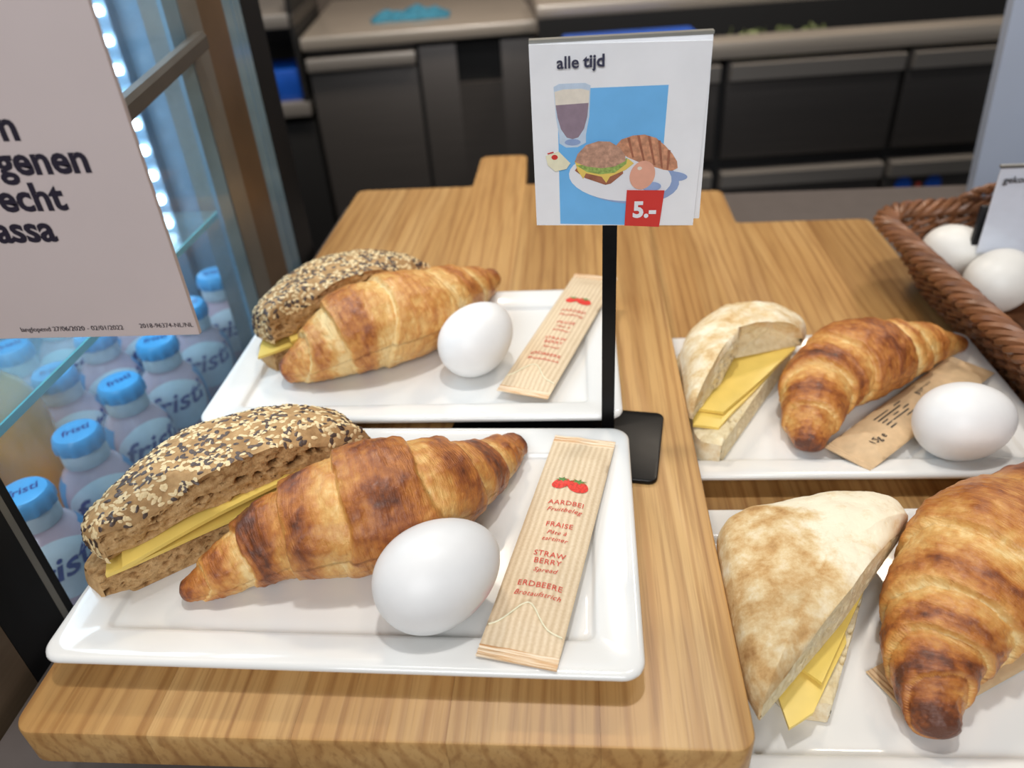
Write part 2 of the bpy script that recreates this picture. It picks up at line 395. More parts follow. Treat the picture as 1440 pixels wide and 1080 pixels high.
class MB:
    def __init__(self):
        self.v, self.f, self.mi = [], [], []
        self.att = {}
        self.vec = {}
    def add(self, verts, faces):
        o = len(self.v)
        self.v += [tuple(p) for p in verts]
        self.f += [tuple(i + o for i in f) for f in faces]
        return o
    def grid(self, fn, nu, nv, closed_u=False):
        o = len(self.v)
        for i in range(nu):
            for j in range(nv):
                self.v.append(tuple(fn(i, j)))
        for i in range(nu if closed_u else nu - 1):
            for j in range(nv - 1):
                a = o + i * nv + j
                b = o + ((i + 1) % nu) * nv + j
                self.f.append((a, b, b + 1, a + 1))
        return o
    def box(self, x0, x1, y0, y1, z0, z1, b=0.0):
        if b <= 0:
            vs_ = [(x, y, z) for x in (x0, x1) for y in (y0, y1) for z in (z0, z1)]
            self.add(vs_, [(0, 1, 3, 2), (4, 6, 7, 5), (0, 4, 5, 1), (2, 3, 7, 6), (0, 2, 6, 4), (1, 5, 7, 3)])
        else:
            self.prism([(x0, y0), (x1, y0), (x1, y1), (x0, y1)], z0, z1, b)
    def prism(self, loop, z0, z1, b=0.0, both=True, keepx=()):
        """loop CCW in xy, extruded in z, with an inset bevel on top (and bottom)"""
        n = len(loop)
        cx = sum(p[0] for p in loop) / n; cy = sum(p[1] for p in loop) / n
        def inset(d):
            out = []
            for i in range(n):
                p0, p1, p2 = Vector(loop[i - 1]), Vector(loop[i]), Vector(loop[(i + 1) % n])
                e1 = (p1 - p0); e2 = (p2 - p1)
                if e1.length < 1e-9 or e2.length < 1e-9:
                    out.append(tuple(p1)); continue
                e1.normalize(); e2.normalize()
                n1 = Vector((-e1.y, e1.x)); n2 = Vector((-e2.y, e2.x))
                m = n1 + n2
                if m.length < 1e-6: out.append(tuple(p1)); continue
                m.normalize()
                q = p1 + m * (d / max(0.35, m.dot(n1)))
                if any(abs(p1.x - kx) < 1e-6 for kx in keepx): q.x = p1.x
                out.append(tuple(q))
            return out
        rings = []
        if b > 0:
            if both: rings += [(inset(b), z0), (inset(b * .3), z0 + b * .3), (loop, z0 + b)]
            else: rings += [(loop, z0)]
            rings += [(loop, z1 - b), (inset(b * .3), z1 - b * .3), (inset(b), z1)]
        else:
            rings = [(loop, z0), (loop, z1)]
        o = len(self.v)
        for lp, z in rings:
            self.v += [(p[0], p[1], z) for p in lp]
        for r in range(len(rings) - 1):
            for i in range(n):
                a = o + r * n + i; c = o + r * n + (i + 1) % n
                self.f.append((a, c, c + n, a + n))
        self.f.append(tuple(o + i for i in reversed(range(n))))
        t = o + (len(rings) - 1) * n
        self.f.append(tuple(t + i for i in range(n)))
    def lathe(self, prof, seg=32, wob=None):
        o = len(self.v); n = len(prof)
        for k in range(seg):
            a = 2 * math.pi * k / seg
            for (r, z) in prof:
                rr = r * (wob(k, z) if wob else 1)
                self.v.append((rr * math.cos(a), rr * math.sin(a), z))
        for k in range(seg):
            for j in range(n - 1):
                a = o + k * n + j; b = o + ((k + 1) % seg) * n + j
                self.f.append((a, b, b + 1, a + 1))
        self.f.append(tuple(o + k * n for k in reversed(range(seg))))
        self.f.append(tuple(o + k * n + n - 1 for k in range(seg)))
    def tube(self, pts, r, sides=6, closed=False, rad=None):
        n = len(pts); o = len(self.v)
        P = [Vector(p) for p in pts]
        nrm = None
        for i in range(n):
            t = (P[(i + 1) % n] - P[i - 1]) if closed else (P[min(i + 1, n - 1)] - P[max(i - 1, 0)])
            t.normalize()
            if nrm is None:
                nrm = t.orthogonal().normalized()
            nrm = (nrm - t * nrm.dot(t))
            nrm = nrm.normalized() if nrm.length > 1e-6 else t.orthogonal().normalized()
            b = t.cross(nrm)
            rr = rad[i] if rad else r
            for k in range(sides):
                a = 2 * math.pi * k / sides
                self.v.append(tuple(P[i] + (nrm * math.cos(a) + b * math.sin(a)) * rr))
        m = n if closed else n - 1
        for i in range(m):
            for k in range(sides):
                a = o + i * sides + k; a2 = o + i * sides + (k + 1) % sides
                j = (i + 1) % n
                c = o + j * sides + k; c2 = o + j * sides + (k + 1) % sides
                self.f.append((a, a2, c2, c))
        if not closed:
            self.f.append(tuple(o + k for k in reversed(range(sides))))
            self.f.append(tuple(o + (n - 1) * sides + k for k in range(sides)))
    def build(self, name, mat, parent=None, smooth=True, angle=40, off=(0, 0, 0)):
        me = bpy.data.meshes.new(name)
        ox, oy, oz = off
        me.from_pydata([((x - ox) * S, (y - oy) * S, (z - oz) * S) for x, y, z in self.v], [], self.f)
        for k, d in self.att.items():
            if len(d) == len(self.v):
                a = me.attributes.new(k, 'FLOAT', 'POINT')
                a.data.foreach_set('value', d)
        for k, d in self.vec.items():
            a = me.attributes.new(k, 'FLOAT_VECTOR', 'POINT')
            a.data.foreach_set('vector', [c for p in d for c in p])
        me.update()
        if smooth:
            me.shade_smooth()
            if angle < 180:
                me.set_sharp_from_angle(angle=math.radians(angle))
        me.materials.append(M[mat] if isinstance(mat, str) else mat)
        o = bpy.data.objects.new(name, me)
        scene.collection.objects.link(o)
        if parent: o.parent = parent
        return o

def tag(o, label=None, cat=None, group=None, kind=None):
    if label: o['label'] = label
    if cat: o['category'] = cat
    if group: o['group'] = group
    if kind: o['kind'] = kind
    return o
def thing(name, label, cat, loc=(0, 0, 0), rz=0.0, group=None):
    o = bpy.data.objects.new(name, None)
    o.empty_display_size = 0.02
    scene.collection.objects.link(o)
    o.location = Vector(loc) * S
    o.rotation_euler = (0, 0, math.radians(rz))
    return tag(o, label, cat, group)
def copy_tree(o, parent=None):
    c = o.copy()
    scene.collection.objects.link(c)
    c.parent = parent
    for ch in o.children: copy_tree(ch, c)
    return c

def rrect(w, d, r, n=6, cx=0, cy=0):
    pts = []
    for (sx, sy, a0) in ((1, -1, -90), (1, 1, 0), (-1, 1, 90), (-1, -1, 180)):
        for k in range(n + 1):
            a = math.radians(a0 + 90 * k / n)
            pts.append((cx + sx * (w / 2 - r) + r * math.cos(a), cy + sy * (d / 2 - r) + r * math.sin(a)))
    return pts

def text_mesh(s, size, bold=0.0, shear=0.0, align='LEFT', spacing=1.0):
    """2D letter outlines filled to triangles, as (verts, faces) in cm"""
    cu = bpy.data.curves.new('t', 'FONT')
    cu.body = s
    cu.size = size
    cu.offset = bold
    cu.shear = shear
    cu.align_x = align
    cu.space_character = spacing
    cu.resolution_u = 3
    ob = bpy.data.objects.new('t', cu)
    scene.collection.objects.link(ob)
    dg = bpy.context.evaluated_depsgraph_get()
    me = ob.evaluated_get(dg).to_mesh()
    v = [tuple(p.co) for p in me.vertices]
    f = [tuple(p.vertices) for p in me.polygons]
    ob.evaluated_get(dg).to_mesh_clear()
    bpy.data.objects.remove(ob)
    bpy.data.curves.remove(cu)
    return v, f
def text_on(name, s, size, mapfn, mat, parent, **kw):
    v, f = text_mesh(s, size, **kw)
    mb = MB()
    mb.add([mapfn(x, y) for x, y, _ in v], f)
    return mb.build(name, mat, parent, smooth=False)

def catmull(pts, n):
    P = [Vector(p) for p in pts]
    P = [P[0] * 2 - P[1]] + P + [P[-1] * 2 - P[-2]]
    out = []
    segs = len(P) - 3
    for k in range(n):
        t = k / (n - 1) * segs
        i = min(int(t), segs - 1); u = t - i
        a, b, c, d = P[i], P[i + 1], P[i + 2], P[i + 3]
        out.append(0.5 * ((2 * b) + (c - a) * u + (2 * a - 5 * b + 4 * c - d) * u * u + (3 * b - a - 3 * c + d) * u ** 3))
    return out
def sstep(a, b, x):
    t = max(0.0, min(1.0, (x - a) / (b - a)))
    return t * t * (3 - 2 * t)

# ------------------------------------------------------------------ structure
mb = MB(); mb.box(-260, 320, -120, 420, -94, -92)
tag(mb.build('floor', 'floor', None, False), kind='structure')
mb = MB(); mb.box(-260, 320, 330, 336, -92, 190)
tag(mb.build('wall_back', 'wall', None, False), kind='structure')

# serving counter
CZ = -0.2
t = thing('serving_counter', 'taupe grey serving counter top under the wooden boards and basket', 'counter', (25, 48, -92))
mb = MB(); mb.box(-28.9, 120, 4, 91, CZ - 3, CZ, 0.25); mb.build('counter_top', 'counter', t, off=(25, 48, -92))
mb = MB(); mb.box(-28.4, 119, 10, 88, -92, CZ - 3); mb.build('counter_base', 'rubber', t, False, off=(25, 48, -92))

# ------------------------------------------------------------------ kitchen behind
def kbox(x0, x1, n0, n1, z0, z1, b=0.0):
    m = MB(); m.box(x0, x1, n0, n1, z0, z1, b); return m
RO = (59.35, 182.38, -92)
t = thing('drawer_counter', 'stainless steel refrigerated prep counter with drawers behind the egg basket', 'kitchen counter', RO, 5)
Z9 = 92
def dz(z): return z + Z9
kbox(-66, 62, -0.8, 7, dz(-3.4), dz(0), 0.3).build('worktop_edge', 'steel_light', t)
kbox(-66, 62, 30, 62, dz(2.4), dz(5.4), 0.3).build('raised_shelf', 'steel_light', t)
kbox(-66, 62, 7, 30, dz(-6), dz(-5)).build('trough_floor', 'void', t, False)
kbox(-66, 62, 29.5, 30, dz(-5), dz(2.4)).build('trough_back', 'void', t, False)
kbox(-66, 62, 3, 62, 0, dz(-6)).build('carcass', 'void', t, False)
for (x0, x1) in ((-66, -27.8), (-26, 12.3), (13.6, 52)):
    for (za, zb) in ((-4.4, -25.8), (-28.6, -52)):
        d = kbox(x0, x1, 0.8, 3, dz(zb), dz(za), 0.25).build('drawer', 'steel_dark', t)
        hb = MB()
        hb.add([(x0 + .3, .9, dz(za)), (x0 + .3, -1.6, dz(za - .3)), (x0 + .3, -1.2, dz(za - 3.6)), (x0 + .3, .9, dz(za - 4.0)),
                (x1 - .3, .9, dz(za)), (x1 - .3, -1.6, dz(za - .3)), (x1 - .3, -1.2, dz(za - 3.6)), (x1 - .3, .9, dz(za - 4.0))],
               [(0, 1, 5, 4), (1, 2, 6, 5), (2, 3, 7, 6), (0, 4, 7, 3), (0, 3, 2, 1), (4, 5, 6, 7)])
        hb.build('lip_handle', 'steel', d, False)
def on_unit(O, yaw, x, n, z):
    a = math.radians(yaw)
    return (O[0] + x * math.cos(a) - n * math.sin(a), O[1] + x * math.sin(a) + n * math.cos(a), z)
p = on_unit(RO, 5, -46, 13, -5)
m = MB(); m.prism(rrect(30, 10, 1), 0, 5.6, .3)
o = m.build('food_container', 'bluebox'); o.location = Vector(p) * S; o.rotation_euler.z = math.radians(5)
tag(o, 'blue plastic food container in the counter trough behind the price card', 'container')
# salad in the trough
random.seed(4)
p = on_unit(RO, 5, -10, 18, -5)
m = MB()
for k in range(46):
    c = Vector((random.uniform(-12, 12), random.uniform(-6, 6), random.uniform(.3, 2.6)))
    q = Quaternion((random.random() - .5, random.random() - .5, random.random() - .5, random.random() - .5)).normalized()
    ring = []
    for i in range(7):
        a = 2 * math.pi * i / 7
        ring.append(c + q @ Vector((1.7 * math.cos(a), 1.1 * math.sin(a), .4 * math.sin(2 * a))))
    m.add([c + q @ Vector((0, 0, .3))] + ring, [(0, i + 1, (i + 1) % 7 + 1) for i in range(7)])
o = m.build('salad_leaves', 'lettuce'); o.location = Vector(p) * S
tag(o, 'loose green salad leaves lying in the dark trough of the drawer counter', 'salad', kind='stuff')
p = on_unit(RO, 5, 22, .45, -37.2)
t2 = thing('blue_label', 'dark blue sticker with rounded ends on the lower right kitchen drawer', 'sticker', p, 5)
m = MB(); m.box(-2.2, 2.2, -.1, .1, .6, 3.8); m.build('sticker_panel', 'blackink', t2, False)
for sx in (-1, 1):
    m = MB()
    lp = [(sx * 3.6 + 1.9 * math.cos(2 * math.pi * i / 20), 2.2 + 2.1 * math.sin(2 * math.pi * i / 20)) for i in range(20)]
    m.add([(x, -.14, z) for x, z in lp] + [(x, .1, z) for x, z in lp], [tuple(range(20)), tuple(reversed(range(20, 40)))] + [(i, i + 20, (i + 1) % 20 + 20, (i + 1) % 20) for i in range(20)])
    m.build('sticker_end', M['bluebox'], t2, False)
m = MB(); m.box(-.5, .6, -.15, -.1, 1.4, 2.6); m.build('sticker_mark', 'redink', t2, False)

LO = (-40.8, 218.5, -92)
t = thing('steel_cabinet', 'stainless steel worktop unit with plain door and bin hatch behind the left board', 'kitchen cabinet', LO, 8)
kbox(-31.5, 31, -1, 70, dz(-3.2), dz(0), .3).build('worktop', 'steel_light', t)
kbox(-31.5, 30.5, 4, 68, 0, dz(-3.2)).build('carcass', 'void', t, False)
d = kbox(-31, -2, 1, 4, 6, dz(-9.4), .3).build('door', 'steel_dark', t)
kbox(-31, -2, -1.4, .8, dz(-8.6), dz(-5.2), .4).build('door_handle', 'steel', d)
kbox(-31, -2, 2.5, 4, dz(-5.0), dz(-3.4)).build('top_rail', 'steel_dark', t, False)
kbox(-1, 9, 1, 4, 6, dz(-4.6), .2).build('hatch_panel', 'steel_dark', t)
kbox(21.2, 30.5, 1, 4, 6, dz(-4.6), .2).build('hatch_panel', 'steel_dark', t)
kbox(9, 21.2, 1, 4, 6, dz(-15), .0).build('hatch_panel', 'steel_dark', t)
# cloth on the worktop
p = on_unit(LO, 8, -3, 20, 0)
m = MB()
def cl(i, j):
    u = i / 40 * 2 - 1; v = j / 26 * 2 - 1
    h = 1.6 + 2.6 * noise.noise(Vector((u * 2.2, v * 2.2, 3.1))) + 1.2 * noise.noise(Vector((u * 6, v * 5, 1.1)))
    e = max(abs(u), abs(v))
    return (u * 11 + noise.noise(Vector((v * 3, u, 2))) * 1.6, v * 6 + noise.noise(Vector((u * 3, v, 7))) * 1.6, max(.15, h * (1 - e ** 4)) + .1)
m.grid(cl, 41, 27)
o = m.build('cleaning_cloth', 'cloth', None, True, 180); o.location = Vector(p) * S; o.rotation_euler.z = math.radians(8)
sm = o.modifiers.new('thick', 'SOLIDIFY'); sm.thickness = 0.002
tag(o, 'crumpled turquoise cleaning cloth on the steel worktop', 'cloth')
# dark unit further left with a blue crate
p = on_unit(LO, 8, -50, 0, -92)
t = thing('shelf_unit', 'dark open shelf unit seen beside the fridge post at far left of the kitchen', 'shelf unit', p, 8)
kbox(-16, 17.6, 2, 50, 0, dz(-22), .2).build('lower_cabinet', 'void', t)
kbox(-16, 17.6, 0, 50, dz(-20), dz(-16), .3).build('middle_shelf', 'steel', t)
kbox(-16, 17.6, 40, 44, dz(-16), dz(22)).build('back_panel', 'steel_dark', t, False)
kbox(-16, 17.6, 0, 42, dz(2.5), dz(6), .3).build('upper_shelf', 'steel', t)
for x in (-16, 16.4): kbox(x, x + 1.2, 0, 44, dz(-16), dz(22)).build('side_panel', 'void', t, False)
m = MB(); m.prism(rrect(22, 16, 1.2), 0, 8, .4)
p2 = on_unit(LO, 8, -45, 10, -16)
o = m.build('storage_crate', 'bluebox'); o.location = Vector(p2) * S; o.rotation_euler.z = math.radians(8)
tag(o, 'blue plastic crate on the dark shelf unit behind the fridge post', 'crate')

# blue-grey panel at the right rear of the counter
m = MB(); m.box(0, 42, 0, 1.4, 0, 46, .2)
o = m.build('partition_panel', 'panel'); o.location = Vector((44.4, 87.0, CZ)) * S; o.rotation_euler = (0, math.radians(-3.2), 0)
tag(o, 'plain blue grey partition panel standing at the right rear of the counter', 'panel')

# ------------------------------------------------------------------ display fridge on the left
FX = -29.5
fo = (-55, 50, -92)
t = thing('display_fridge', 'refrigerated glass display case with steel posts holding the drink bottles', 'display fridge', fo)
def fbox(name, mat, x0, x1, y0, y1, z0, z1, b=0.0, parent=None):
    m = MB(); m.box(x0, x1, y0, y1, z0, z1, b)
    return m.build(name, mat, parent or t, b > 0, off=fo)
fbox('side_pane', 'glass', FX - .3, FX, 27.9, 61.4, -9.9, 60)
fbox('pane_edge', 'glassedge', FX - .32, FX + .03, 59.1, 61.4, -9.9, 60)
fbox('rear_post', 'alu', FX - 3.0, FX + .10, 61.5, 64.6, -12, 60, .25)
fbox('rear_post_cover', 'tanmetal', FX - 3.0, FX + .05, 64.62, 69.5, -12, 60, .2)
fbox('rear_pane', 'glassedge', FX - .6, FX, 69.6, 71.4, -12, 60, .1)
fbox('rear_pane', 'glassedge', FX - .6, FX + .02, 71.6, 72.4, -12, 60, .1)
fbox('rear_pane', 'glassedge', FX - .6, FX, 72.6, 73.4, -12, 60, .1)
fbox('rear_seal', 'rubber', FX - 2.6, FX + .05, 73.5, 78, -12, 60, .2)
fbox('front_seal', 'rubber', FX - .4, FX + .04, 27.4, 27.9, -12, 60)
fbox('front_trim', 'alu', FX - .4, FX + .03, 26.95, 27.4, -12, 60)
fbox('front_post', 'rubber', FX - 2.4, FX + .04, 23.6, 26.95, -92, 60, .2)
fbox('front_cover', 'brownsteel', FX - 3, FX + .06, 17, 23.55, -92, 60, .3)
fbox('base', 'rubber', -84, FX - .02, 17.4, 78, -92, -12)
fbox('floor_panel', 'fridgewall', -82, FX - .4, 24, 77.5, -12, -10)
fbox('back_wall', 'fridgewall', -82, FX - 3, 77.5, 78, -10, 60)
fbox('left_wall', 'fridgewall', -84, -82, 24, 77, -10, 60)
fbox('top_panel', 'fridgewall', -84, FX - .4, 24, 78, 60, 62)
sh = fbox('glass_shelf', 'shelfglass', -58, FX - .9, 25.2, 60.2, 10.9, 11.4)
fbox('shelf_edge', 'teal', FX - .9, FX - .75, 25.2, 60.2, 10.9, 11.4, 0, sh)
LEDX, LEDY = -43.7, 76.2
fbox('led_channel', 'fridgewall', LEDX - 1, LEDX + .4, LEDY - .2, LEDY + 1.3, -10, 58)
for k in range(14):
    m = MB(); m.lathe([(.0, 0), (.5, .1), (.62, .5), (.45, .9), (.05, 1.0)], 10)
    o = m.build('led_lens', 'led', t)
    o.location = ((LEDX - .3 - fo[0]) * S, (LEDY - .7 - fo[1]) * S, (4 + k * 2.6 - fo[2]) * S)
# hanging sign, bar
b0, b1 = Vector((-24.6, 27.6, 22.6)), Vector((-28.9, 62.6, 24.3))
d = (b1 - b0).normalized(); sd = Vector((d.y, -d.x, 0)).normalized(); u_ = sd.cross(d).normalized()
if u_.z < 0: u_ = -u_
m = MB()
sec = [(-.45, -.62), (.45, -.62), (.52, -.52), (.52, .3), (.3, .62), (-.3, .62), (-.52, .3), (-.52, -.52)]
pr_ = []
for q in (b0, b1):
    for a, b in sec: pr_.append(q + sd * a + u_ * b)
n = len(sec)
m.add(pr_, [(i, (i + 1) % n, n + (i + 1) % n, n + i) for i in range(n)] + [tuple(reversed(range(n))), tuple(range(n, 2 * n))])
bar = thing('sign_bracket', 'grey metal bracket bar running from the hanging sign to the fridge post', 'bracket', tuple(b1))
m.build('bar', 'alu_dark', bar, True, 30, off=tuple(b1))
c = b0 + (b1 - b0) * .48 + u_ * .62
m = MB(); m.tube([c - d * .5, c + d * .5], .12, 8); m.build('rivet', 'alu', bar, off=tuple(b1))
# sign card
so = (-22, 26.5, 18.8)
sg = thing('hanging_sign', 'large rose grey card sign with black text hanging at the left edge', 'sign', so)
m = MB(); m.box(-28.4, -15.62, 26.5, 26.72, 18.75, 44, .05); m.build('sign_card', 'signcard', sg, off=so)
def sgmap(x0, z0, tilt=0.0):
    return lambda x, y: (x0 + x - so[0], 26.47 - so[1], z0 + y + tilt * x - so[2])
for s, xr, zb, sz, bo in (('n', -19.78, 26.98, 1.5, .045), ('genen', -17.58, 25.72, 1.5, .045), ('echt', -19.1, 24.34, 1.5, .045), ('assa', -20.0, 23.1, 1.5, .045)):
    text_on('printed_text', s, sz, sgmap(xr, zb, 0.0), 'signink', sg, bold=bo, align='RIGHT')
text_on('printed_text', 'langlopend 27/06/2020 - 02/01/2022', .31, sgmap(-23.3, 19.1), 'signink', sg)
text_on('printed_text', '2018-96374-NL/NL', .29, sgmap(-15.75, 19.16), 'signink', sg, align='RIGHT')

# ------------------------------------------------------------------ drink bottles in the fridge
def make_bottle():
    r = thing('drink_bottle', 'x', 'bottle')
    pf = [(2.2, 0), (2.55, .25), (2.62, .7), (2.66, 5.0), (2.66, 7.4), (2.6, 8.2), (2.44, 8.9), (2.2, 9.4), (1.9, 9.85), (1.66, 10.15), (1.5, 10.4), (1.5, 11.7), (1.4, 11.8)]
    def rz(z):
        for a in range(len(pf) - 1):
            if pf[a][1] <= z <= pf[a + 1][1]:
                return pf[a][0] + (pf[a + 1][0] - pf[a][0]) * (z - pf[a][1]) / (pf[a + 1][1] - pf[a][1])
        return 1.5
    m = MB(); m.lathe(pf, 32)
    m.build('bottle_body', 'milk', r)
    m = MB(); m.lathe([(1.53, 10.5), (1.56, 10.6), (1.56, 11.6), (1.53, 11.7)], 32); m.build('neck_ring', 'label_white', r)
    cap_p = [(1.5, 11.65), (1.68, 11.8), (1.70, 12.3), (1.62, 12.75), (1.45, 12.96), (1.2, 13.0)]
    m = MB(); m.lathe(cap_p, 48, lambda k, z: 1.0 + (.03 if k % 4 < 2 else -.03) * (11.7 < z < 12.5))
    c = m.build('cap', 'cap_blue', r)
    text_on('cap_text', 'fristi', 1.05, lambda x, y: (-y + .3, x, 13.02), 'logo_blue', c, bold=.02, shear=.2, align='CENTER')
    def cw(a, z, o=0.0): return ((rz(z) + o) * math.cos(a), (rz(z) + o) * math.sin(a), z)
    m = MB(); n = 36
    ring = [(1.12 * math.cos(2 * math.pi * i / n), 7.6 + 2.2 * math.sin(2 * math.pi * i / n)) for i in range(n)]
    vs_ = []
    for k in range(8):
        f = k / 7
        vs_ += [cw(a * f, 7.6 + (z - 7.6) * f, .03) for a, z in ring]
    m.add(vs_, [(k * n + i, k * n + (i + 1) % n, (k + 1) * n + (i + 1) % n, (k + 1) * n + i) for k in range(7) for i in range(n)])
    lab = m.build('label', 'label_white', r)
    text_on('logo_text', 'fristi', 2.6, lambda x, y: cw(x / 2.5, 7.2 + y * .9 + .12 * x, .07), 'logo_blue', lab, bold=.05, shear=.25, align='CENTER')
    for s in (1, -1):
        m = MB()
        m.grid(lambda i, j: cw(s * 1.55 + (i / 6 - .5) * .7, 1.0 + 8.6 * j / 12, .03), 7, 13)
        m.build('label_band', 'label_blue', r)
    return r
proto = make_bottle()
ORD = ['nearest', 'second', 'third', 'fourth', 'fifth', 'sixth']
ROW = ['row against the glass', 'middle row', 'row farthest from glass']
first = True
random.seed(11)
for rw in range(3):
    cnt = 0
    for k in range(6):
        if rw == 1 and k == 1: continue            # the juice bottle stands here
        x = (-35.5, -41.9, -48.2)[rw]; y = 34.5 + 6.3 * k + (0, 1.6, -.6)[rw]
        o = proto if first else copy_tree(proto)
        first = False
        o.location = Vector((x, y, -10)) * S
        o.rotation_euler.z = math.atan2(-y, -x) + random.uniform(-.35, .35)
        o['label'] = 'pink drink bottle with blue cap, %s from the front in the %s' % (ORD[cnt], ROW[rw])
        o['group'] = 'drink bottles in the display fridge'
        cnt += 1
t = thing('juice_bottle', 'orange juice bottle among the pink drink bottles below the hanging sign', 'bottle', (-42.6, 42.5, -10))
m = MB(); m.lathe([(2.6, 0), (3.2, .4), (3.3, 2), (3.3, 12.5), (3.1, 14), (2.5, 15.3), (1.7, 16.2), (1.4, 16.5)], 32); m.build('bottle_body', 'juice', t)
m = MB(); m.lathe([(1.6, 16.4), (1.7, 16.6), (1.7, 17.9), (1.4, 18.1)], 32); m.build('cap', 'card', t)

# ------------------------------------------------------------------ wooden boards
def board(name, label, X0, X1, Y0, Y1, z0, z1, cuts, hx0, hx1, hy, feet):
    o0 = ((X0 + X1) / 2, (Y0 + Y1) / 2, z0)
    t = thing(name, label, 'cutting board', o0, 0, 'wooden serving boards')
    xs = [X0] + cuts + [X1]
    r = 0.9
    for i in range(len(xs) - 1):
        a, b = xs[i] + (.004 if i else 0), xs[i + 1] - (.004 if i < len(xs) - 2 else 0)
        lp = []
        def arc(cx, cy, rr, a0, a1, n=6):
            return [(cx + rr * math.cos(math.radians(a0 + (a1 - a0) * k / n)), cy + rr * math.sin(math.radians(a0 + (a1 - a0) * k / n))) for k in range(n + 1)]
        lp += arc(a + r, Y0 + r, r, 180, 270) if i == 0 else [(a, Y0)]
        lp += arc(b - r, Y0 + r, r, 270, 360) if i == len(xs) - 2 else [(b, Y0)]
        lp += arc(b - r, Y1 - r, r, 0, 90) if i == len(xs) - 2 else [(b, Y1)]
        if xs[i] - .01 <= hx0 and hx1 <= xs[i + 1] + .01:
            lp += arc(hx1 + .4, Y1 + .4, .4, 270, 180, 3) if hx1 + .4 < b else []
            lp += arc(hx1 - 1, hy - 1, 1, 0, 90) + arc(hx0 + 1, hy - 1, 1, 90, 180)
            lp += arc(hx0 - .4, Y1 + .4, .4, 0, -90, 3) if hx0 - .4 > a else []
        lp += arc(a + r, Y1 - r, r, 90, 180) if i == 0 else [(a, Y1)]
        m = MB(); m.prism(lp, z0, z1, .16, True, ([a] if i else []) + ([b] if i < len(xs) - 2 else []))
        o = m.build('stave', 'wood', t, True, 35, off=o0)
        o['stave'] = ((i * 0.37 + (0.2 if X0 < -5 else 0.55)) % 1.0)
    for (x0, x1, y0, y1, zf) in feet:
        m = MB(); m.box(x0, x1, y0, y1, zf, z0, .1); m.build('foot', 'rubber', t, off=o0)
    return t
board('serving_board', 'pale oak serving board raised under the two brown bread plates', -23.5, 6.5, 16.55, 79.2, 3.8, 6.0,
      [-17.6, -11.6, -5.4, .6], -11.1, -5.7, 89.2, [(-22, -19, 22, 75, CZ), (-.8, 2.2, 22, 72, 2.0)])
board('serving_board', 'lower pale oak serving board under the two white bread plates by the basket', -1.6, 29.6, 13.5, 76.6, CZ, 2.0,
      [4.5, 10.6, 17.2, 23.2], 11.2, 16.4, 86.2, [])

# ------------------------------------------------------------------ plates
def make_plate(label, cx, cy, z, rz=0, w=25.5, d=16.1):
    prof = [(4.2, 0), (3.7, 0.0), (3.45, .05), (3.2, .35), (1.6, .75), (.35, 1.12), (.1, 1.22), (0, 1.36), (.03, 1.48), (.13, 1.57), (.3, 1.6), (.55, 1.58),
            (1.7, 1.34), (1.88, 1.28), (1.98, 1.2), (2.05, 1.06), (2.15, .98), (2.4, .95), (4, .95)]
    m = MB(); n = 0
    for ins, zz in prof:
        lp = rrect(w - 2 * ins, d - 2 * ins, max(.4, .95 - ins * .3), 8)
        n = len(lp)
        # thrown porcelain sags a hair along the long sides
        m.v += [(x, y, zz) for x, y in lp]
    for k in range(len(prof) - 1):
        for i in range(n):
            a = k * n + i; b = k * n + (i + 1) % n
            m.f.append((a, b, b + n, a + n))
    m.f.append(tuple(reversed(range(n))))
    e = (len(prof) - 1) * n
    m.f.append(tuple(e + i for i in range(n)))
    o = m.build('plate', 'porcelain', None, True, 60)
    o.location = Vector((cx, cy, z)) * S
    o.rotation_euler.z = math.radians(rz)
    return tag(o, label, 'plate', 'rectangular white plates')
make_plate('rectangular white plate in front with seeded sandwich, croissant, egg and sachet', -10.2, 26.75, 6.0, -.9)
make_plate('rectangular white plate with seeded sandwich and egg behind the front left plate', -10.3, 43.6, 6.0, .2)
make_plate('rectangular white plate beside the egg basket with torn white sandwich', 15.6, 43.0, 2.0, .3)
make_plate('rectangular white plate in the lower right corner with floured white sandwich', 16.0, 24.3, 2.0, .6)

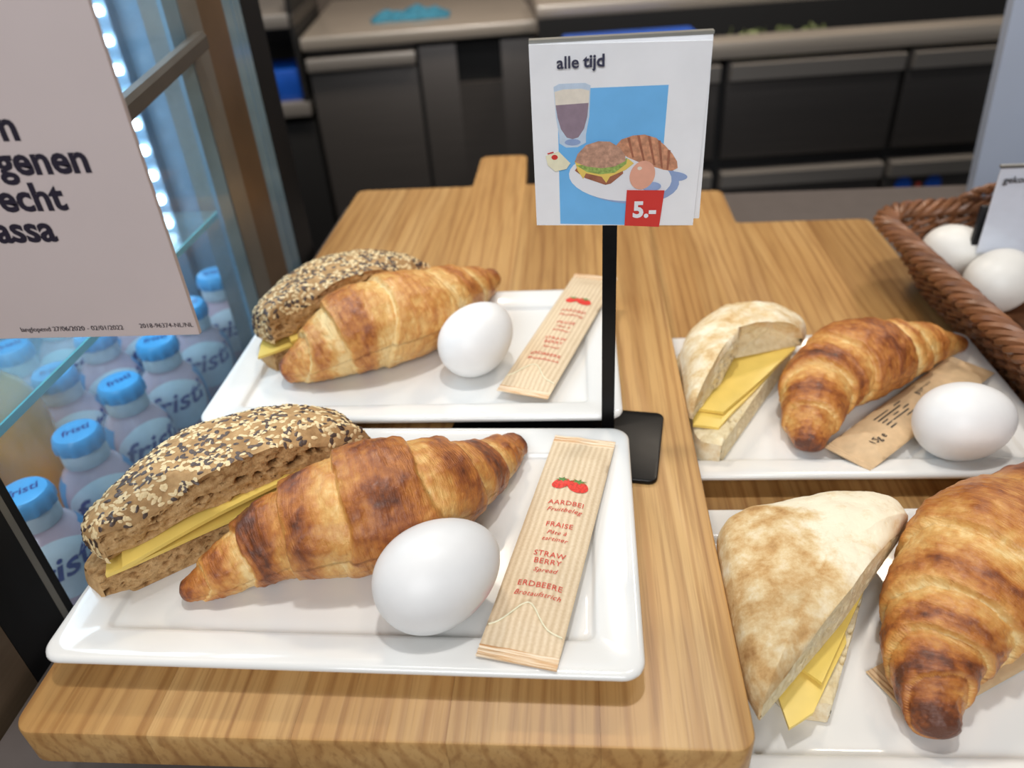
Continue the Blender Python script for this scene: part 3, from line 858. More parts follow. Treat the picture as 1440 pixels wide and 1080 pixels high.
# ------------------------------------------------------------------ croissants
def croissant(label, secs, ridges, base, seed, flat=.86, slant=.03, toast=0.0):
    """secs: (x, y, z, r) along the body; ridges: s positions of the dough band edges"""
    NS, NT_ = 380, 112
    cen = catmull([(a, b, c) for a, b, c, r in secs], NS)
    rad = [v.x for v in catmull([(r, 0, 0) for a, b, c, r in secs], NS)]
    ln = [0]
    for i in range(1, NS): ln.append(ln[-1] + (cen[i] - cen[i - 1]).length)
    tot = ln[-1]
    R = random.Random(seed)
    mid = .52
    m = MB(); toa = []; cuv = []
    ph = R.uniform(0, 100)
    tilt = [R.uniform(-1, 1) * .5 + (1 if q < mid else -1) * .9 for q in ridges]
    dark = [R.uniform(-.16, .22) for q in ridges] + [0.05, 0.05]
    def band(s, th):
        """returns (height above skin, toast, q, band)"""
        c = math.cos(th - 1.2)
        es = [q + slant * tilt[k] * c + .013 * noise.noise(Vector((math.cos(th) * 1.3, math.sin(th) * 1.3 + k * 7.3, ph))) + .004 * noise.noise(Vector((th * 6, k * 3.1, ph))) for k, q in enumerate(ridges)]
        inside = None
        for k in range(len(es) - 1):
            if es[k] <= s < es[k + 1]: inside = k
        if inside is None:
            q = s / max(es[0], 1e-3) if s < es[0] else (1 - s) / max(1e-3, 1 - es[-1])
            return 0.02, .34 + .4 * (1 - q) ** 2, q, -1
        a, b = es[inside], es[inside + 1]
        q = (s - a) / (b - a)
        if (a + b) / 2 > mid + .02: q = 1 - q          # outer edge is at q = 0
        centre = abs((a + b) / 2 - mid) < .06
        if centre:
            h = sstep(0, .05, q) * sstep(0, .05, 1 - q) * (.8 + .2 * math.sin(math.pi * q))
            tt = .50 - .5 * abs(q - .5) - .3 * sstep(.07, .0, min(q, 1 - q))
        else:
            h = sstep(0, .055, q) * (1.05 - .9 * q ** 1.3)
            # second, thinner leaf of dough just behind the edge
            h += .16 * sstep(.50, .54, q) * (1 - sstep(.54, .9, q)) * (inside % 2)
            tt = .56 * math.exp(-((q - .34) / .34) ** 2) + .06 - .30 * sstep(.06, .0, q)
        return h, tt + dark[inside], q, inside
    for i in range(NS):
        s = ln[i] / tot
        tg = (cen[min(i + 1, NS - 1)] - cen[max(i - 1, 0)]).normalized()
        side = Vector((tg.y, -tg.x, 0)).normalized()
        upv = side.cross(tg).normalized()
        if upv.z < 0: upv = -upv
        r = rad[i]
        endf = min(1, min(s, 1 - s) / .018)
        endr = math.sqrt(max(0.02, 1 - (1 - endf) ** 2))
        for j in range(NT_):
            th = 2 * math.pi * j / NT_
            h, tt, q, kk = band(s, th)
            topness = max(0, .35 + .65 * math.sin(th))
            amp = (.15 + .125 * r) * (.4 + .6 * topness)
            nz = noise.fractal(Vector((cen[i].x * .5 + math.cos(th) * r * .6, cen[i].y * .5 + math.sin(th) * r * .6, ph)), .9, 2.0, 3)
            p0 = cen[i] + side * math.cos(th) * r + upv * math.sin(th) * r
            fine = noise.fractal(Vector((s * tot * 2.8, th * r * 1.1, ph + 5)), .8, 2.0, 3)
            wr_ = noise.noise(Vector((s * tot * 5.5 + .5 * noise.noise(Vector((th * 2, s * 9, ph))), th * r * .35, ph + 9)))
            bl_ = noise.fractal(Vector((p0.x * 2.3, p0.y * 2.3, p0.z * 2.3 + ph)), .7, 2.0, 3)
            rr = (r * (.97 + .05 * nz) + (h - .35) * amp + .035 * fine + .035 * bl_ + .022 * wr_) * endr
            p = cen[i] + side * math.cos(th) * rr * 1.03 + upv * math.sin(th) * rr * (flat + .04)
            z = p.z
            lo = base + .03
            if z < lo + .35:                      # sit on the plate
                z = lo + .35 * math.exp((z - lo - .35) / .5)
            m.v.append((p.x, p.y, z))
            tv = tt + .14 * nz + .16 * bl_ - .16 * (1 - topness) + toast + .02
            tv += .22 * sstep(.10, .0, min(s, 1 - s))
            tv += .10 * wr_
            toa.append(tv + .12)
            cuv.append((s * tot, th * max(r, .8), ph))
    for i in range(NS - 1):
        for j in range(NT_):
            a = i * NT_ + j; b = i * NT_ + (j + 1) % NT_
            m.f.append((a, a + NT_, b + NT_, b))
    m.f.append(tuple(range(NT_)))
    m.f.append(tuple(reversed(range((NS - 1) * NT_, NS * NT_))))
    m.att['toast'] = toa; m.vec['cuv'] = cuv
    cx = secs[len(secs) // 2]
    off = (cx[0], cx[1], base)
    o = m.build('croissant', 'croissant', None, True, 180, off=off)
    o.location = Vector(off) * S
    return tag(o, label, 'croissant', 'croissants on the plates')
WZ, WR = 6.95, 2.95
croissant('large glossy golden croissant between seeded sandwich and egg on the front plate',
          [(-18.25, 22.5, 7.45, .55), (-16.5, 23.4, 8.0, 1.2), (-13.96, 24.8, 8.83, 2.15), (-10.68, 25.7, 9.5, 3.05), (-7.7, 27.2, 9.4, 2.85), (-5.3, 30.0, 8.35, 1.65), (-4.0, 32.3, 7.8, 1.0), (-3.4, 33.3, 7.7, .8)],
          [.05, .16, .275, .40, .62, .73, .84, .95], WZ, 3, toast=.06)
croissant('paler golden croissant with a dark tip on the rear left plate',
          [(-19.2, 40.5, 7.7, .85), (-16.95, 41.2, 8.6, 1.9), (-14.24, 42.7, 9.6, 3.05), (-11.2, 44.7, 9.6, 3.05), (-8.9, 48.4, 9.0, 2.2), (-7.3, 51.2, 8.4, 1.3), (-6.3, 52.7, 8.3, .75)],
          [.08, .22, .36, .62, .80, .92], WZ, 8, slant=.04, toast=-.10)
croissant('pale golden croissant pointing at the egg basket on the right rear plate',
          [(13.77, 37.3, 3.67, .84), (14.24, 39.29, 4.42, 1.65), (15.53, 42.2, 5.0, 2.4), (18.04, 44.22, 5.4, 2.85), (20.92, 45.88, 5.05, 2.4), (24.12, 47.88, 4.41, 1.6), (26.58, 48.83, 3.9, .9), (27.6, 49.1, 3.8, .48)],
          [.09, .21, .36, .61, .74, .87], WR, 15, slant=.055, toast=-.04)
croissant('dark baked croissant with a brown tip at the lower right edge',
          [(14.3, 18.7, 3.75, .85), (14.45, 20.2, 4.2, 1.35), (15.0, 21.9, 4.75, 2.0), (16.4, 23.8, 5.4, 2.85), (18.73, 26.24, 5.9, 3.4), (22.1, 29.2, 5.5, 2.9), (25.6, 32.0, 4.68, 1.9), (27.6, 33.6, 3.9, .9)],
          [.055, .13, .22, .36, .61, .76, .90], WR, 21, slant=.05, toast=.13)

# ------------------------------------------------------------------ bread halves
def bread_half(name, parent, base, cut, crust, z0, H, crust_mat, crumb_mat, seed, under=None, dome=2.0, side=.22, lift=None, tmap=None, cutdrop=.12, pore=1.0, top_noise=.06, blunt=None, flat_top=False):
    """cut: two or more points of the straight cut edge; crust: points of the rounded outline back to the first cut point"""
    ph = seed * 13.7
    cutp = []
    for k in range(len(cut) - 1):
        a, b = Vector(cut[k]), Vector(cut[k + 1])
        n = max(2, int((b - a).length / .11))
        cutp += [a + (b - a) * (i / n) for i in range(n)]
    cutp.append(Vector(cut[-1]))
    cp = catmull([cut[-1]] + crust + [cut[0]], 110)[1:-1]
    loop = [(p.x, p.y) for p in cutp] + [(p.x, p.y) for p in cp]
    nc = len(cutp); N = len(loop)
    gx = sum(p[0] for p in loop) / N; gy = sum(p[1] for p in loop) / N
    wgt = []
    for i in range(N):
        if i < nc: wgt.append(1.0)
        else:
            d = min((Vector(loop[i]) - cutp[0]).length, (Vector(loop[i]) - cutp[-1]).length)
            wgt.append(0.0)
    endf = []
    for i in range(N):
        if i < nc:
            u = i / (nc - 1)
            endf.append(u)
        else: endf.append(None)
    sides = []
    for i in range(N):
        d = (Vector(loop[i]) - cutp[0]).length
        sides.append(side + ((blunt - side) * math.exp(-(d / 2.6) ** 2) if blunt else 0))
    K = 26
    lift = lift or (lambda x, y: 0.0)
    under = under or (lambda u: 0.0)
    def top(i, rho):
        x = gx + (loop[i][0] - gx) * rho; y = gy + (loop[i][1] - gy) * rho
        w = wgt[i]
        sd_ = sides[i]
        crust_h = sd_ + (1 - sd_) * max(0, 1 - rho ** dome) ** .55
        # along the cut the section keeps the loaf profile: low at both ends, full in the middle
        if endf[i] is not None:
            u = endf[i]
            prof = sd_ + (1 - sd_) * max(0, 1 - abs(2 * u - 1) ** 2.6) ** .6
            e = sstep(0, .42, min(u, 1 - u))
            cut_h = (1.0 + (prof - cutdrop * e - 1.0) * rho ** 3) * e + crust_h * (1 - e)
        else: cut_h = crust_h
        h = H * (w * cut_h + (1 - w) * crust_h)
        nz = noise.fractal(Vector((x * .55, y * .55, ph)), .9, 2, 4)
        return Vector((x, y, z0 + max(.15, h) + top_noise * nz * H * .6 + lift(x, y)))
    m = MB(); toa = []
    for i in range(N):
        for k in range(K):
            rho = 1 - k / K
            rho = rho ** .55 if rho > 0 else 0
            p = top(i, rho)
            m.v.append(tuple(p)); toa.append(tmap(p.x, p.y, rho, wgt[i]) if tmap else 0.0)
    pc = top(0, 0.0)
    m.v.append(tuple(pc)); toa.append(tmap(pc.x, pc.y, 0, 0) if tmap else 0.0)
    C = len(m.v) - 1
    for i in range(N):
        j = (i + 1) % N
        for k in range(K - 1):
            m.f.append((i * K + k, j * K + k, j * K + k + 1, i * K + k + 1))
        m.f.append((i * K + K - 1, j * K + K - 1, C))
    topm = None
    if flat_top:                                   # the upper face of a lower half is crumb too
        topm = (m.v, m.f, toa); m = MB(); toa = []
    # rounded crust side wall down to the underside
    W = 6
    o = len(m.v); idx = list(range(nc - 1, N)) + [0]
    for i in idx:
        p = top(i, 1.0); zb = z0 + lift(p.x, p.y)
        dx, dy = p.x - gx, p.y - gy; L = math.hypot(dx, dy)
        for k in range(W):
            f = k / (W - 1)
            bul = .16 * math.sin(math.pi * .85 * f) * min(1, (p.z - zb))
            if i in (nc - 1, 0): bul = 0
            m.v.append((p.x + dx / L * bul, p.y + dy / L * bul, p.z + (zb - p.z) * f)); toa.append(tmap(p.x, p.y, 1.1, wgt[i]) if tmap else 0.0)
    for a in range(len(idx) - 1):
        for k in range(W - 1):
            q = o + a * W + k
            m.f.append((q, q + 1, q + W + 1, q + W))
    m.att['toast'] = toa
    ob = m.build(name, crust_mat, parent, True, 60, off=base)
    # crumb: the torn/cut wall with pores, and the underside
    cm = MB(); crumb_shade = []; zlow = []
    G = 34
    nrm = (cutp[-1] - cutp[0]).normalized(); nrm = Vector((nrm.y, -nrm.x))
    if nrm.dot(Vector((cutp[0].x - gx, cutp[0].y - gy))) < 0: nrm = -nrm
    for i in range(nc):
        p = top(i, 1.0); u = i / (nc - 1)
        zb = min(z0 + lift(p.x, p.y) + under(u), p.z - .14)
        zt = p.z
        zlow.append(zb)
        for k in range(G):
            f = k / (G - 1)
            z = zt + (zb - zt) * f
            sx = u * (cutp[-1] - cutp[0]).length
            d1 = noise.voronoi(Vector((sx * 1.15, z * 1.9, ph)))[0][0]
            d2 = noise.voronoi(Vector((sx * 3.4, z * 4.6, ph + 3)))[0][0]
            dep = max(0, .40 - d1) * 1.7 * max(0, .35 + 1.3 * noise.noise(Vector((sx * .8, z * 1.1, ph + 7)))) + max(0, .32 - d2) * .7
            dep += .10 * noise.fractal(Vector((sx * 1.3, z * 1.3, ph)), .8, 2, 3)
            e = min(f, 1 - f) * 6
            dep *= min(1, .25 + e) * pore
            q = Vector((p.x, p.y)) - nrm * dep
            cm.v.append((q.x, q.y, z)); crumb_shade.append(-.42 * min(1, max(0, dep) * 2.6) - .10 * sstep(.10, 0, f) + .05)  # deeper pores get darker: their shade is put into the colour
    for i in range(nc - 1):
        for k in range(G - 1):
            a = i * G + k
            cm.f.append((a, a + 1, a + G + 1, a + G))
    o2 = len(cm.v)
    for i in range(N):
        x, y = loop[i]
        cm.v.append((x, y, (zlow[i] if i < nc else z0 + lift(x, y)) + .004)); crumb_shade.append(0.0)
    cm.v.append((gx, gy, z0 + lift(gx, gy) + .35 * max(under(k / 10) for k in range(11)) + .004)); crumb_shade.append(0.0)
    for i in range(N): cm.f.append((o2 + (i + 1) % N, o2 + i, o2 + N))
    if topm:
        o3 = len(cm.v)
        for q in topm[0]:
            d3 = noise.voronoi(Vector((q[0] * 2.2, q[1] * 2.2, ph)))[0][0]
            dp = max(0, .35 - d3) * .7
            cm.v.append((q[0], q[1], q[2] - dp)); crumb_shade.append(-.4 * min(1, dp * 3))  # pore shade painted by depth on the upper face too
        cm.f += [tuple(a + o3 for a in f) for f in topm[1]]
    cm.att['toast'] = crumb_shade  # on crumb this channel carries the painted pore shade
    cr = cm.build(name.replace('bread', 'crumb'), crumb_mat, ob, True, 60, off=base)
    return ob, m

def cheese(parent, base, loop, zf, th=.24):
    """a slice: outline, height as a function of x,y"""
    n = len(loop)
    pts = []
    for i in range(n):
        a, b = Vector(loop[i]), Vector(loop[(i + 1) % n])
        k = max(1, int((b - a).length / .5))
        pts += [a + (b - a) * (q / k) for q in range(k)]
    N = len(pts)
    g = sum(pts, Vector((0, 0))) / N
    m = MB(); K = 7
    for sgn in (1, 0):
        for k in range(K):
            rho = 1 - k / K
            for p in pts:
                q = g + (p - g) * rho
                z = zf(q.x, q.y) + (th if sgn else 0) - (.03 if (k == 0) else 0) * (1 if sgn else -1)
                m.v.append((q.x, q.y, z))
        m.v.append((g.x, g.y, zf(g.x, g.y) + (th if sgn else 0)))
    T = K * N + 1
    for s in (0, 1):
        o = s * T
        for k in range(K - 1):
            for i in range(N):
                a = o + k * N + i; b = o + k * N + (i + 1) % N
                m.f.append((a, b, b + N, a + N) if s == 0 else (a, a + N, b + N, b))
        for i in range(N):
            a = o + (K - 1) * N + i; b = o + (K - 1) * N + (i + 1) % N
            m.f.append((a, b, o + K * N) if s == 0 else (b, a, o + K * N))
    for i in range(N):
        a = i; b = (i + 1) % N
        m.f.append((b, a, T + a, T + b))
    return m.build('cheese_slice', 'cheese', parent, True, 50, off=base)

def seeds(parent, base, mbt, cutline, n, seed):
    """sesame and dark seeds pressed into the crust (faces of mbt)"""
    R = random.Random(seed)
    V = [Vector(p) for p in mbt.v]
    tris, areas = [], []
    for f in mbt.f:
        for k in range(1, len(f) - 1):
            a, b, c = V[f[0]], V[f[k]], V[f[k + 1]]
            nn = (b - a).cross(c - a)
            ar = nn.length / 2
            if ar < 1e-7: continue
            tris.append((a, b, c, nn.normalized())); areas.append(ar)
    picks = R.choices(range(len(tris)), weights=areas, k=n)
    A = MB(); B = MB()
    for q in picks:
        a, b, c, nn = tris[q]
        r1, r2 = math.sqrt(R.random()), R.random()
        p = a * (1 - r1) + b * r1 * (1 - r2) + c * r1 * r2
        cl_ = noise.noise(p * .8 + Vector((seed, 0, 0)))
        t1 = nn.orthogonal().normalized()
        t1.rotate(Quaternion(nn, R.uniform(0, 6.28)))
        t2 = nn.cross(t1)
        isd = R.random() < .36 + .45 * cl_
        L, Wd, T = (R.uniform(.15, .25), R.uniform(.085, .13), .07) if isd else (R.uniform(.13, .19), R.uniform(.08, .105), .07)
        ring = []
        for k in range(7):
            an = 2 * math.pi * k / 7
            wd = Wd * (1 - .35 * math.cos(an))
            ring.append(p + t1 * L * math.cos(an) + t2 * wd * math.sin(an) + nn * .012)
        tgt = B if isd else A
        tgt.add(ring + [p + nn * T + t1 * L * -.15], [(k, (k + 1) % 7, 7) for k in range(7)])
    x = A.build('sesame_seeds', 'sesame', parent, True, 180, off=base); tag(x, 'pale sesame seeds', kind='stuff')
    x = B.build('dark_seeds', 'darkseed', parent, True, 180, off=base); tag(x, 'dark linseeds and sunflower seeds', kind='stuff')

# brown seeded sandwich, front plate
A_, B_ = Vector((-22.1, 22.0)), Vector((.78, .626))
Nb = Vector((-.626, .78))
def on(p, a, b): return tuple(p + B_ * a + Nb * b)
def seeded(label, P, L, D, seed, hb, ht, gap, nseed, ce=0.0, ts=1.1):
    base = (P.x, P.y, WZ)
    t = thing('seeded_sandwich', label, 'sandwich', base, 0, 'seeded brown bread sandwiches')
    cut = [on(P, .35, 0), on(P, L, 0)]
    cr = [on(P, L * .95, D * .5), on(P, L * .74, D * .9), on(P, L * .45, D), on(P, L * .18, D * .72), on(P, .1, D * .34)]
    bread_half('bottom_bread', t, base, cut, cr, WZ + .02, hb, 'rye_crust', 'rye_crumb', seed, dome=4, side=.75, cutdrop=.02, pore=1.3, flat_top=True)
    zc = WZ + hb
    d2 = B_.normalized()
    sl = lambda k: (lambda x, y: zc - .02 + k * .24 + .16 * math.sin((Vector((x, y)) - P).dot(B_) * .7 + k) * .5 + .05)
    cheese(t, base, [on(P, .75 - ce, -.35), on(P, L * .62, -.55), on(P, L * .8, 0.3), on(P, L * .7, D * .55), on(P, 1.4 - ce * .5, D * .4)], lambda x, y: zc + .02 + .05 * math.sin(x))
    cheese(t, base, [on(P, 1.5, -.75), on(P, L * .75, -.25), on(P, L * .85, D * .4), on(P, 2.2, D * .5)], lambda x, y: zc + .33 + .10 * math.sin(y * .8) + .05 * ((Vector((x, y)) - P).dot(B_)) )
    und = lambda u: gap * (.55 * math.exp(-((u - .30) / .16) ** 2) + .25 * math.exp(-((u - .02) / .08) ** 2))
    lift = lambda x, y: .02 * (Vector((x, y)) - P).dot(B_) * 0 
    ob, mm = bread_half('top_bread', t, base, [on(P, ts, -.05), on(P, L + .2, -.05)], [on(P, L * .97, D * .55), on(P, L * .75, D * .98), on(P, L * .45, D * 1.1), on(P, L * .17 + ts * .7, D * .84), on(P, ts - .35, D * .38)],
                        zc + .52, ht, 'rye_crust', 'rye_crumb', seed + 2, under=und, dome=2.6, side=.22, cutdrop=.04, pore=1.5, blunt=.62,
                        tmap=lambda x, y, rho, w: -.05)
    seeds(ob, base, mm, None, nseed, seed + 9)
    return t
seeded('seeded brown bread cheese sandwich at the left end of the front plate', Vector((-22.05, 22.15)), 14.0, 5.4, 1, 1.75, 2.55, 1.1, 1400)
seeded('seeded brown bread cheese sandwich leaning behind the croissant on the rear left plate', Vector((-20.4, 41.7)), 13.0, 6.0, 5, 1.55, 3.0, .9, 1600, 1.5, .6)

# white sandwich, right rear plate
base = (10.5, 43, WR)
t = thing('white_sandwich', 'torn white ciabatta sandwich with cheese on the right rear plate', 'sandwich', base, 0, 'white bread sandwiches')
flour = lambda x, y, rho, w: .14
bread_half('bottom_bread', t, base, [(8.4, 36.7), (15.2, 48.0)], [(14.6, 50.2), (10.5, 50.4), (7.0, 47), (6.9, 41), (7.1, 37.6)], WR + .02, 1.75, 'white_crust', 'white_crumb', 31, dome=5, side=.85, cutdrop=0, flat_top=True, tmap=flour, pore=.7)
cheese(t, base, [(6.9, 38.3), (8.4, 38.0), (15.1, 47.0), (14.4, 49), (8, 48)], lambda x, y: 4.78 + .05 * math.sin(x) - .12 * max(0, 39.5 - y))
cheese(t, base, [(7.2, 39.4), (8.8, 39.0), (14.9, 46.4), (13.4, 49), (8, 47)], lambda x, y: 5.05 + .05 * math.sin(y))
bread_half('top_bread', t, base, [(6.9, 38.4), (8.3, 40.9), (10.3, 43.9), (11.0, 46.2), (13.4, 47.2), (15.3, 46.7)], [(15.8, 48.4), (14.0, 50.9), (10.6, 50.3), (7.3, 46.5), (6.75, 42), (6.6, 39)], 5.2, 2.8, 'white_crust', 'white_crumb', 37,
           under=lambda u: 1.0 * sstep(.30, .5, u) * (1 - sstep(.86, 1.0, u)) + .15 + .22 * noise.noise(Vector((u * 11, 2.0, 5.0))), dome=2.6, side=.25, tmap=lambda x, y, rho, w: .12 + .1 * noise.noise(Vector((x * .5, y * .5, 1))), pore=1.3, top_noise=.12)

# white sandwich, front right plate
base = (10.5, 25, WR)
t = thing('white_sandwich', 'floured white ciabatta sandwich with cheese hanging out at the lower right', 'sandwich', base, 0, 'white bread sandwiches')
bread_half('bottom_bread', t, base, [(10.3, 19.8), (15.2, 29.4)], [(14.3, 31), (10.5, 30.6), (7.4, 28), (7.3, 23.5), (8.6, 20.4)], WR + .02, 1.4, 'white_crust', 'white_crumb', 41, dome=5, side=.85, cutdrop=0, flat_top=True, tmap=flour, pore=.6)
cheese(t, base, [(7.9, 21.4), (8.3, 18.7), (9.4, 19.35), (11.6, 22.6), (12.2, 26), (8.2, 26)], lambda x, y: 4.42 - .16 * max(0, 21.2 - y) + .03 * math.sin(x * 2))
cheese(t, base, [(8.3, 21.9), (9.9, 20.3), (14.5, 27.5), (15.6, 30.9), (14.4, 31.2), (8.4, 28)], lambda x, y: 4.72 + .04 * math.sin(y))
def tm4(x, y, rho, w):
    k = (x - 6.9) / 8.6 + .25 * noise.noise(Vector((x * .7, y * .7, 4)))
    return -.02 + .32 * sstep(.38, .62, k + (y - 24) * .03) + .10 * noise.noise(Vector((x * 1.1, y * 1.1, 9)))
bread_half('top_bread', t, base, [(7.0, 18.5), (11.5, 23.3), (16.1, 28.9)], [(15.7, 30.2), (13.4, 30.6), (10.4, 30.0), (7.2, 28.6), (6.7, 25.5), (6.62, 20.5)], 5.0, 2.5, 'white_crust', 'white_crumb', 47,
           dome=3.2, side=.42, cutdrop=.10, tmap=tm4, pore=.6, top_noise=.1)

# ------------------------------------------------------------------ eggs
def egg_mesh():
    m = MB()
    prof = []
    n = 40
    for k in range(n + 1):
        a = math.pi * k / n
        z = -math.cos(a)
        r = math.sin(a) * (1 - .10 * z) * .785
        prof.append((max(r, .0005), z))
    m.lathe(prof, 48)
    return m
def egg(label, c, axis, half, mat='egg', group='boiled eggs on the plates', stamp=False):
    m = egg_mesh()
    m.v = [(x * half, y * half, z * half) for x, y, z in m.v]
    if stamp:
        q = Vector(axis).normalized().to_track_quat('Z', 'Y')
        st = []
        for p in m.v:
            w = q @ Vector(p)
            d = (w - Vector(stamp)).length
            st.append(.75 * sstep(1.25, .2, d) * sstep(-.15, .35, noise.noise(Vector((w.x * 1.1, w.y * 1.1, w.z * 3.2)))))
        m.att['stain'] = st
    o = m.build('egg', mat, None, True, 180)
    o.location = Vector(c) * S
    o.rotation_euler = Vector(axis).normalized().to_track_quat('Z', 'Y').to_euler()
    tag(o, label, 'egg', group)
    return o
EG = 2.85
# long axis, half length; the short half axis is .785 of it
e1 = egg('white egg beside the striped sachet on the front plate', (-6.15, 22.3, WZ + 2.27), (.80, .58, .12), 2.88, 'egg_mark', stamp=(2.1, -.7, -.95))
egg('white egg seen end on between croissant and sachet on the rear left plate', (-6.5, 41.9, WZ + 2.28), (.55, .75, .25), 2.75)
egg('white egg lying across the brown sachet back on the right rear plate', (22.55, 37.8, WR + 2.38), (.97, .22, -.02), 2.95)

# ------------------------------------------------------------------ jam sachets
def sachet(label, p0, p1, W, z0, z1, seed, front=True, twist=0.0):
    P0, P1 = Vector(p0), Vector(p1)
    L = (P1 - P0).length
    ang = math.degrees(math.atan2(-(P1 - P0).x, (P1 - P0).y))
    t = thing('jam_sachet', label, 'sachet', (P0.x, P0.y, z0), ang, 'strawberry jam sachets')
    t.rotation_mode = 'XYZ'
    t.rotation_euler.x = 0
    slope = (z1 - z0) / L
    ph = seed * 5.1
    def H(x, y):
        e = sstep(.55, 2.2, y) * sstep(.55, 2.2, L - y)
        a = max(0, 1 - (2 * x / W) ** 2)
        wr = .05 * noise.noise(Vector((x * 1.2, y * .9, ph))) + .02 * noise.noise(Vector((x * 4, y * 2, ph)))
        h = e * (.30 * a ** .7) + wr * (.3 + a)
        ridge_y = 1.5 + 1.25 * math.exp(-((x + .15) / .75) ** 2)
        h += .09 * math.exp(-((y - ridge_y) / .13) ** 2) * a ** .3
        if y < .75: h += .03 * math.sin(y * 26)
        if L - y < .75: h += .03 * math.sin((L - y) * 26)
        return h
    def pos(x, y, up=0.0): return (x + .0, y, slope * y + H(x, y) * (1 if up >= 0 else -.35) + .04 + up)
    def sheet(y0, y1, ny, name, mat, parent):
        m = MB(); nx = 17
        def top(i, j): x = -W / 2 + W * i / (nx - 1); y = y0 + (y1 - y0) * j / (ny - 1); return pos(x, y)
        def bot(i, j):
            x = -W / 2 + W * i / (nx - 1); y = y0 + (y1 - y0) * j / (ny - 1)
            return (x, y, slope * y - H(x, y) * .25 + .0)
        a = m.grid(top, nx, ny); b = m.grid(bot, nx, ny)
        for i in range(nx - 1):
            m.f.append((a + i * ny, b + i * ny, b + (i + 1) * ny, a + (i + 1) * ny))
            m.f.append((a + i * ny + ny - 1, a + (i + 1) * ny + ny - 1, b + (i + 1) * ny + ny - 1, b + i * ny + ny - 1))
        for j in range(ny - 1):
            m.f.append((a + j, a + j + 1, b + j + 1, b + j))
            c = (nx - 1) * ny
            m.f.append((a + c + j, b + c + j, b + c + j + 1, a + c + j + 1))
        return m.build(name, mat, parent, True, 60)
    body = sheet(.6, L - .6, 90, 'pouch', 'sachet' if front else 'kraft', t)
    sheet(0, .6, 14, 'crimped_end', 'crimp' if front else 'kraft', t)
    sheet(L - .6, L, 14, 'crimped_end', 'crimp' if front else 'kraft', t)
    k = L / 14.8
    if front:
        m = MB()
        m.tube([pos(x, 1.5 + 1.25 * math.exp(-((x + .15) / .75) ** 2), .0) for x in [-W / 2 * .94 + W * .94 * i / 40 for i in range(41)]], .035, 6)
        m.build('fold_highlight', 'creamprint', body)  # thin cream line paints the highlight along the raised fold
    def tx(s, size, xc, yc, sh=0.0, bold=.001, mat='redink', al='CENTER', rot=False):
        fn = (lambda x, y: pos(xc + x, yc + y, .035)) if not rot else (lambda x, y: pos(xc - y, yc + x, .035))
        text_on('printed_text', s, size, fn, mat, body, shear=sh, bold=bold, align=al, spacing=1.08)
    if front:
        tx('AARDBEI', .42, .12, 9.05 * k); tx('Fruitbeleg', .39, .12, 8.55 * k, .3)
        tx('FRAISE', .42, .12, 7.5 * k); tx('Pâte à', .36, .1, 7.0 * k, .3); tx('tartiner', .36, .1, 6.55 * k, .3)
        tx('STRAW', .42, .1, 5.55 * k); tx('BERRY', .42, .1, 5.12 * k); tx('Spread', .36, .1, 4.62 * k, .3)
        tx('ERDBEERE', .42, .08, 3.72 * k); tx('Brotaufstrich', .36, .08, 3.22 * k, .3)
        for (bx, by, ra, tl) in ((-.42, 10.55 * k, .42, .5), (.42, 10.45 * k, .50, -.4)):
            m = MB(); n = 22; ring = []
            for i in range(n):
                a = 2 * math.pi * i / n
                rr = ra * (1.0 + .12 * math.sin(a))
                x = rr * 1.12 * math.cos(a); y = rr * .86 * math.sin(a)
                ring.append((bx + x * math.cos(tl) - y * math.sin(tl), by + x * math.sin(tl) + y * math.cos(tl)))
            m.add([pos(bx, by, .032)] + [pos(x, y, .032) for x, y in ring], [(0, i + 1, (i + 1) % n + 1) for i in range(n)])
            m.build('printed_strawberry', 'berry', body, False)
            m = MB(); ring = []
            for i in range(14):
                a = 2 * math.pi * i / 14
                rr = ra * (.85 if i % 2 else .35)
                ring.append((bx + rr * math.cos(a) * 1.1, by + ra * .78 + rr * .5 * math.sin(a)))
            m.add([pos(bx, by + ra * .78, .04)] + [pos(x, y, .04) for x, y in ring], [(0, i + 1, (i + 1) % 14 + 1) for i in range(14)])
            m.build('printed_leaves', 'berryleaf', body, False)
    else:
        tx('15g e', .62, .55, 1.9, 0, .01, 'blackink', 'LEFT', True)
        for r_ in range(5):
            m = MB()
            x0 = -.9 + r_ * .28
            q = [(x0, 4.2), (x0 + .10, 4.2), (x0 + .10, 7.2 - (r_ % 2) * .5), (x0, 7.2 - (r_ % 2) * .5)]
            m.add([pos(x, y, .03) for x, y in q], [(0, 1, 2, 3)])
            m.build('printed_line', 'blackink', body, False)
        for r_ in range(9):
            m = MB(); y0 = 8.6 + r_ * .22
            q = [(-.7, y0), (.5, y0), (.5, y0 + .08 + .06 * (r_ % 3 == 0)), (-.7, y0 + .08 + .06 * (r_ % 3 == 0))]
            m.add([pos(x, y, .03) for x, y in q], [(0, 1, 2, 3)])
            m.build('printed_bar', 'blackink', body, False)
    return t
sachet('striped paper strawberry jam sachet on the right side of the front plate', (-2.72, 19.0), (.25, 33.4), 3.35, 7.68, 7.68, 1)
sachet('striped paper strawberry jam sachet behind the black pole on the rear left plate', (-3.5, 37.9), (1.35, 52.9), 3.3, 7.55, 7.95, 2)
sachet('brown jam sachet with its printed back up under the egg and croissant', (15.75, 36.5), (26.9, 46.4), 3.0, 3.55, 3.65, 3, False)
sachet('brown jam sachet half hidden under the dark croissant at the lower right', (13.3, 20.9), (26.4, 27.9), 3.0, 3.05, 3.05, 4, False)

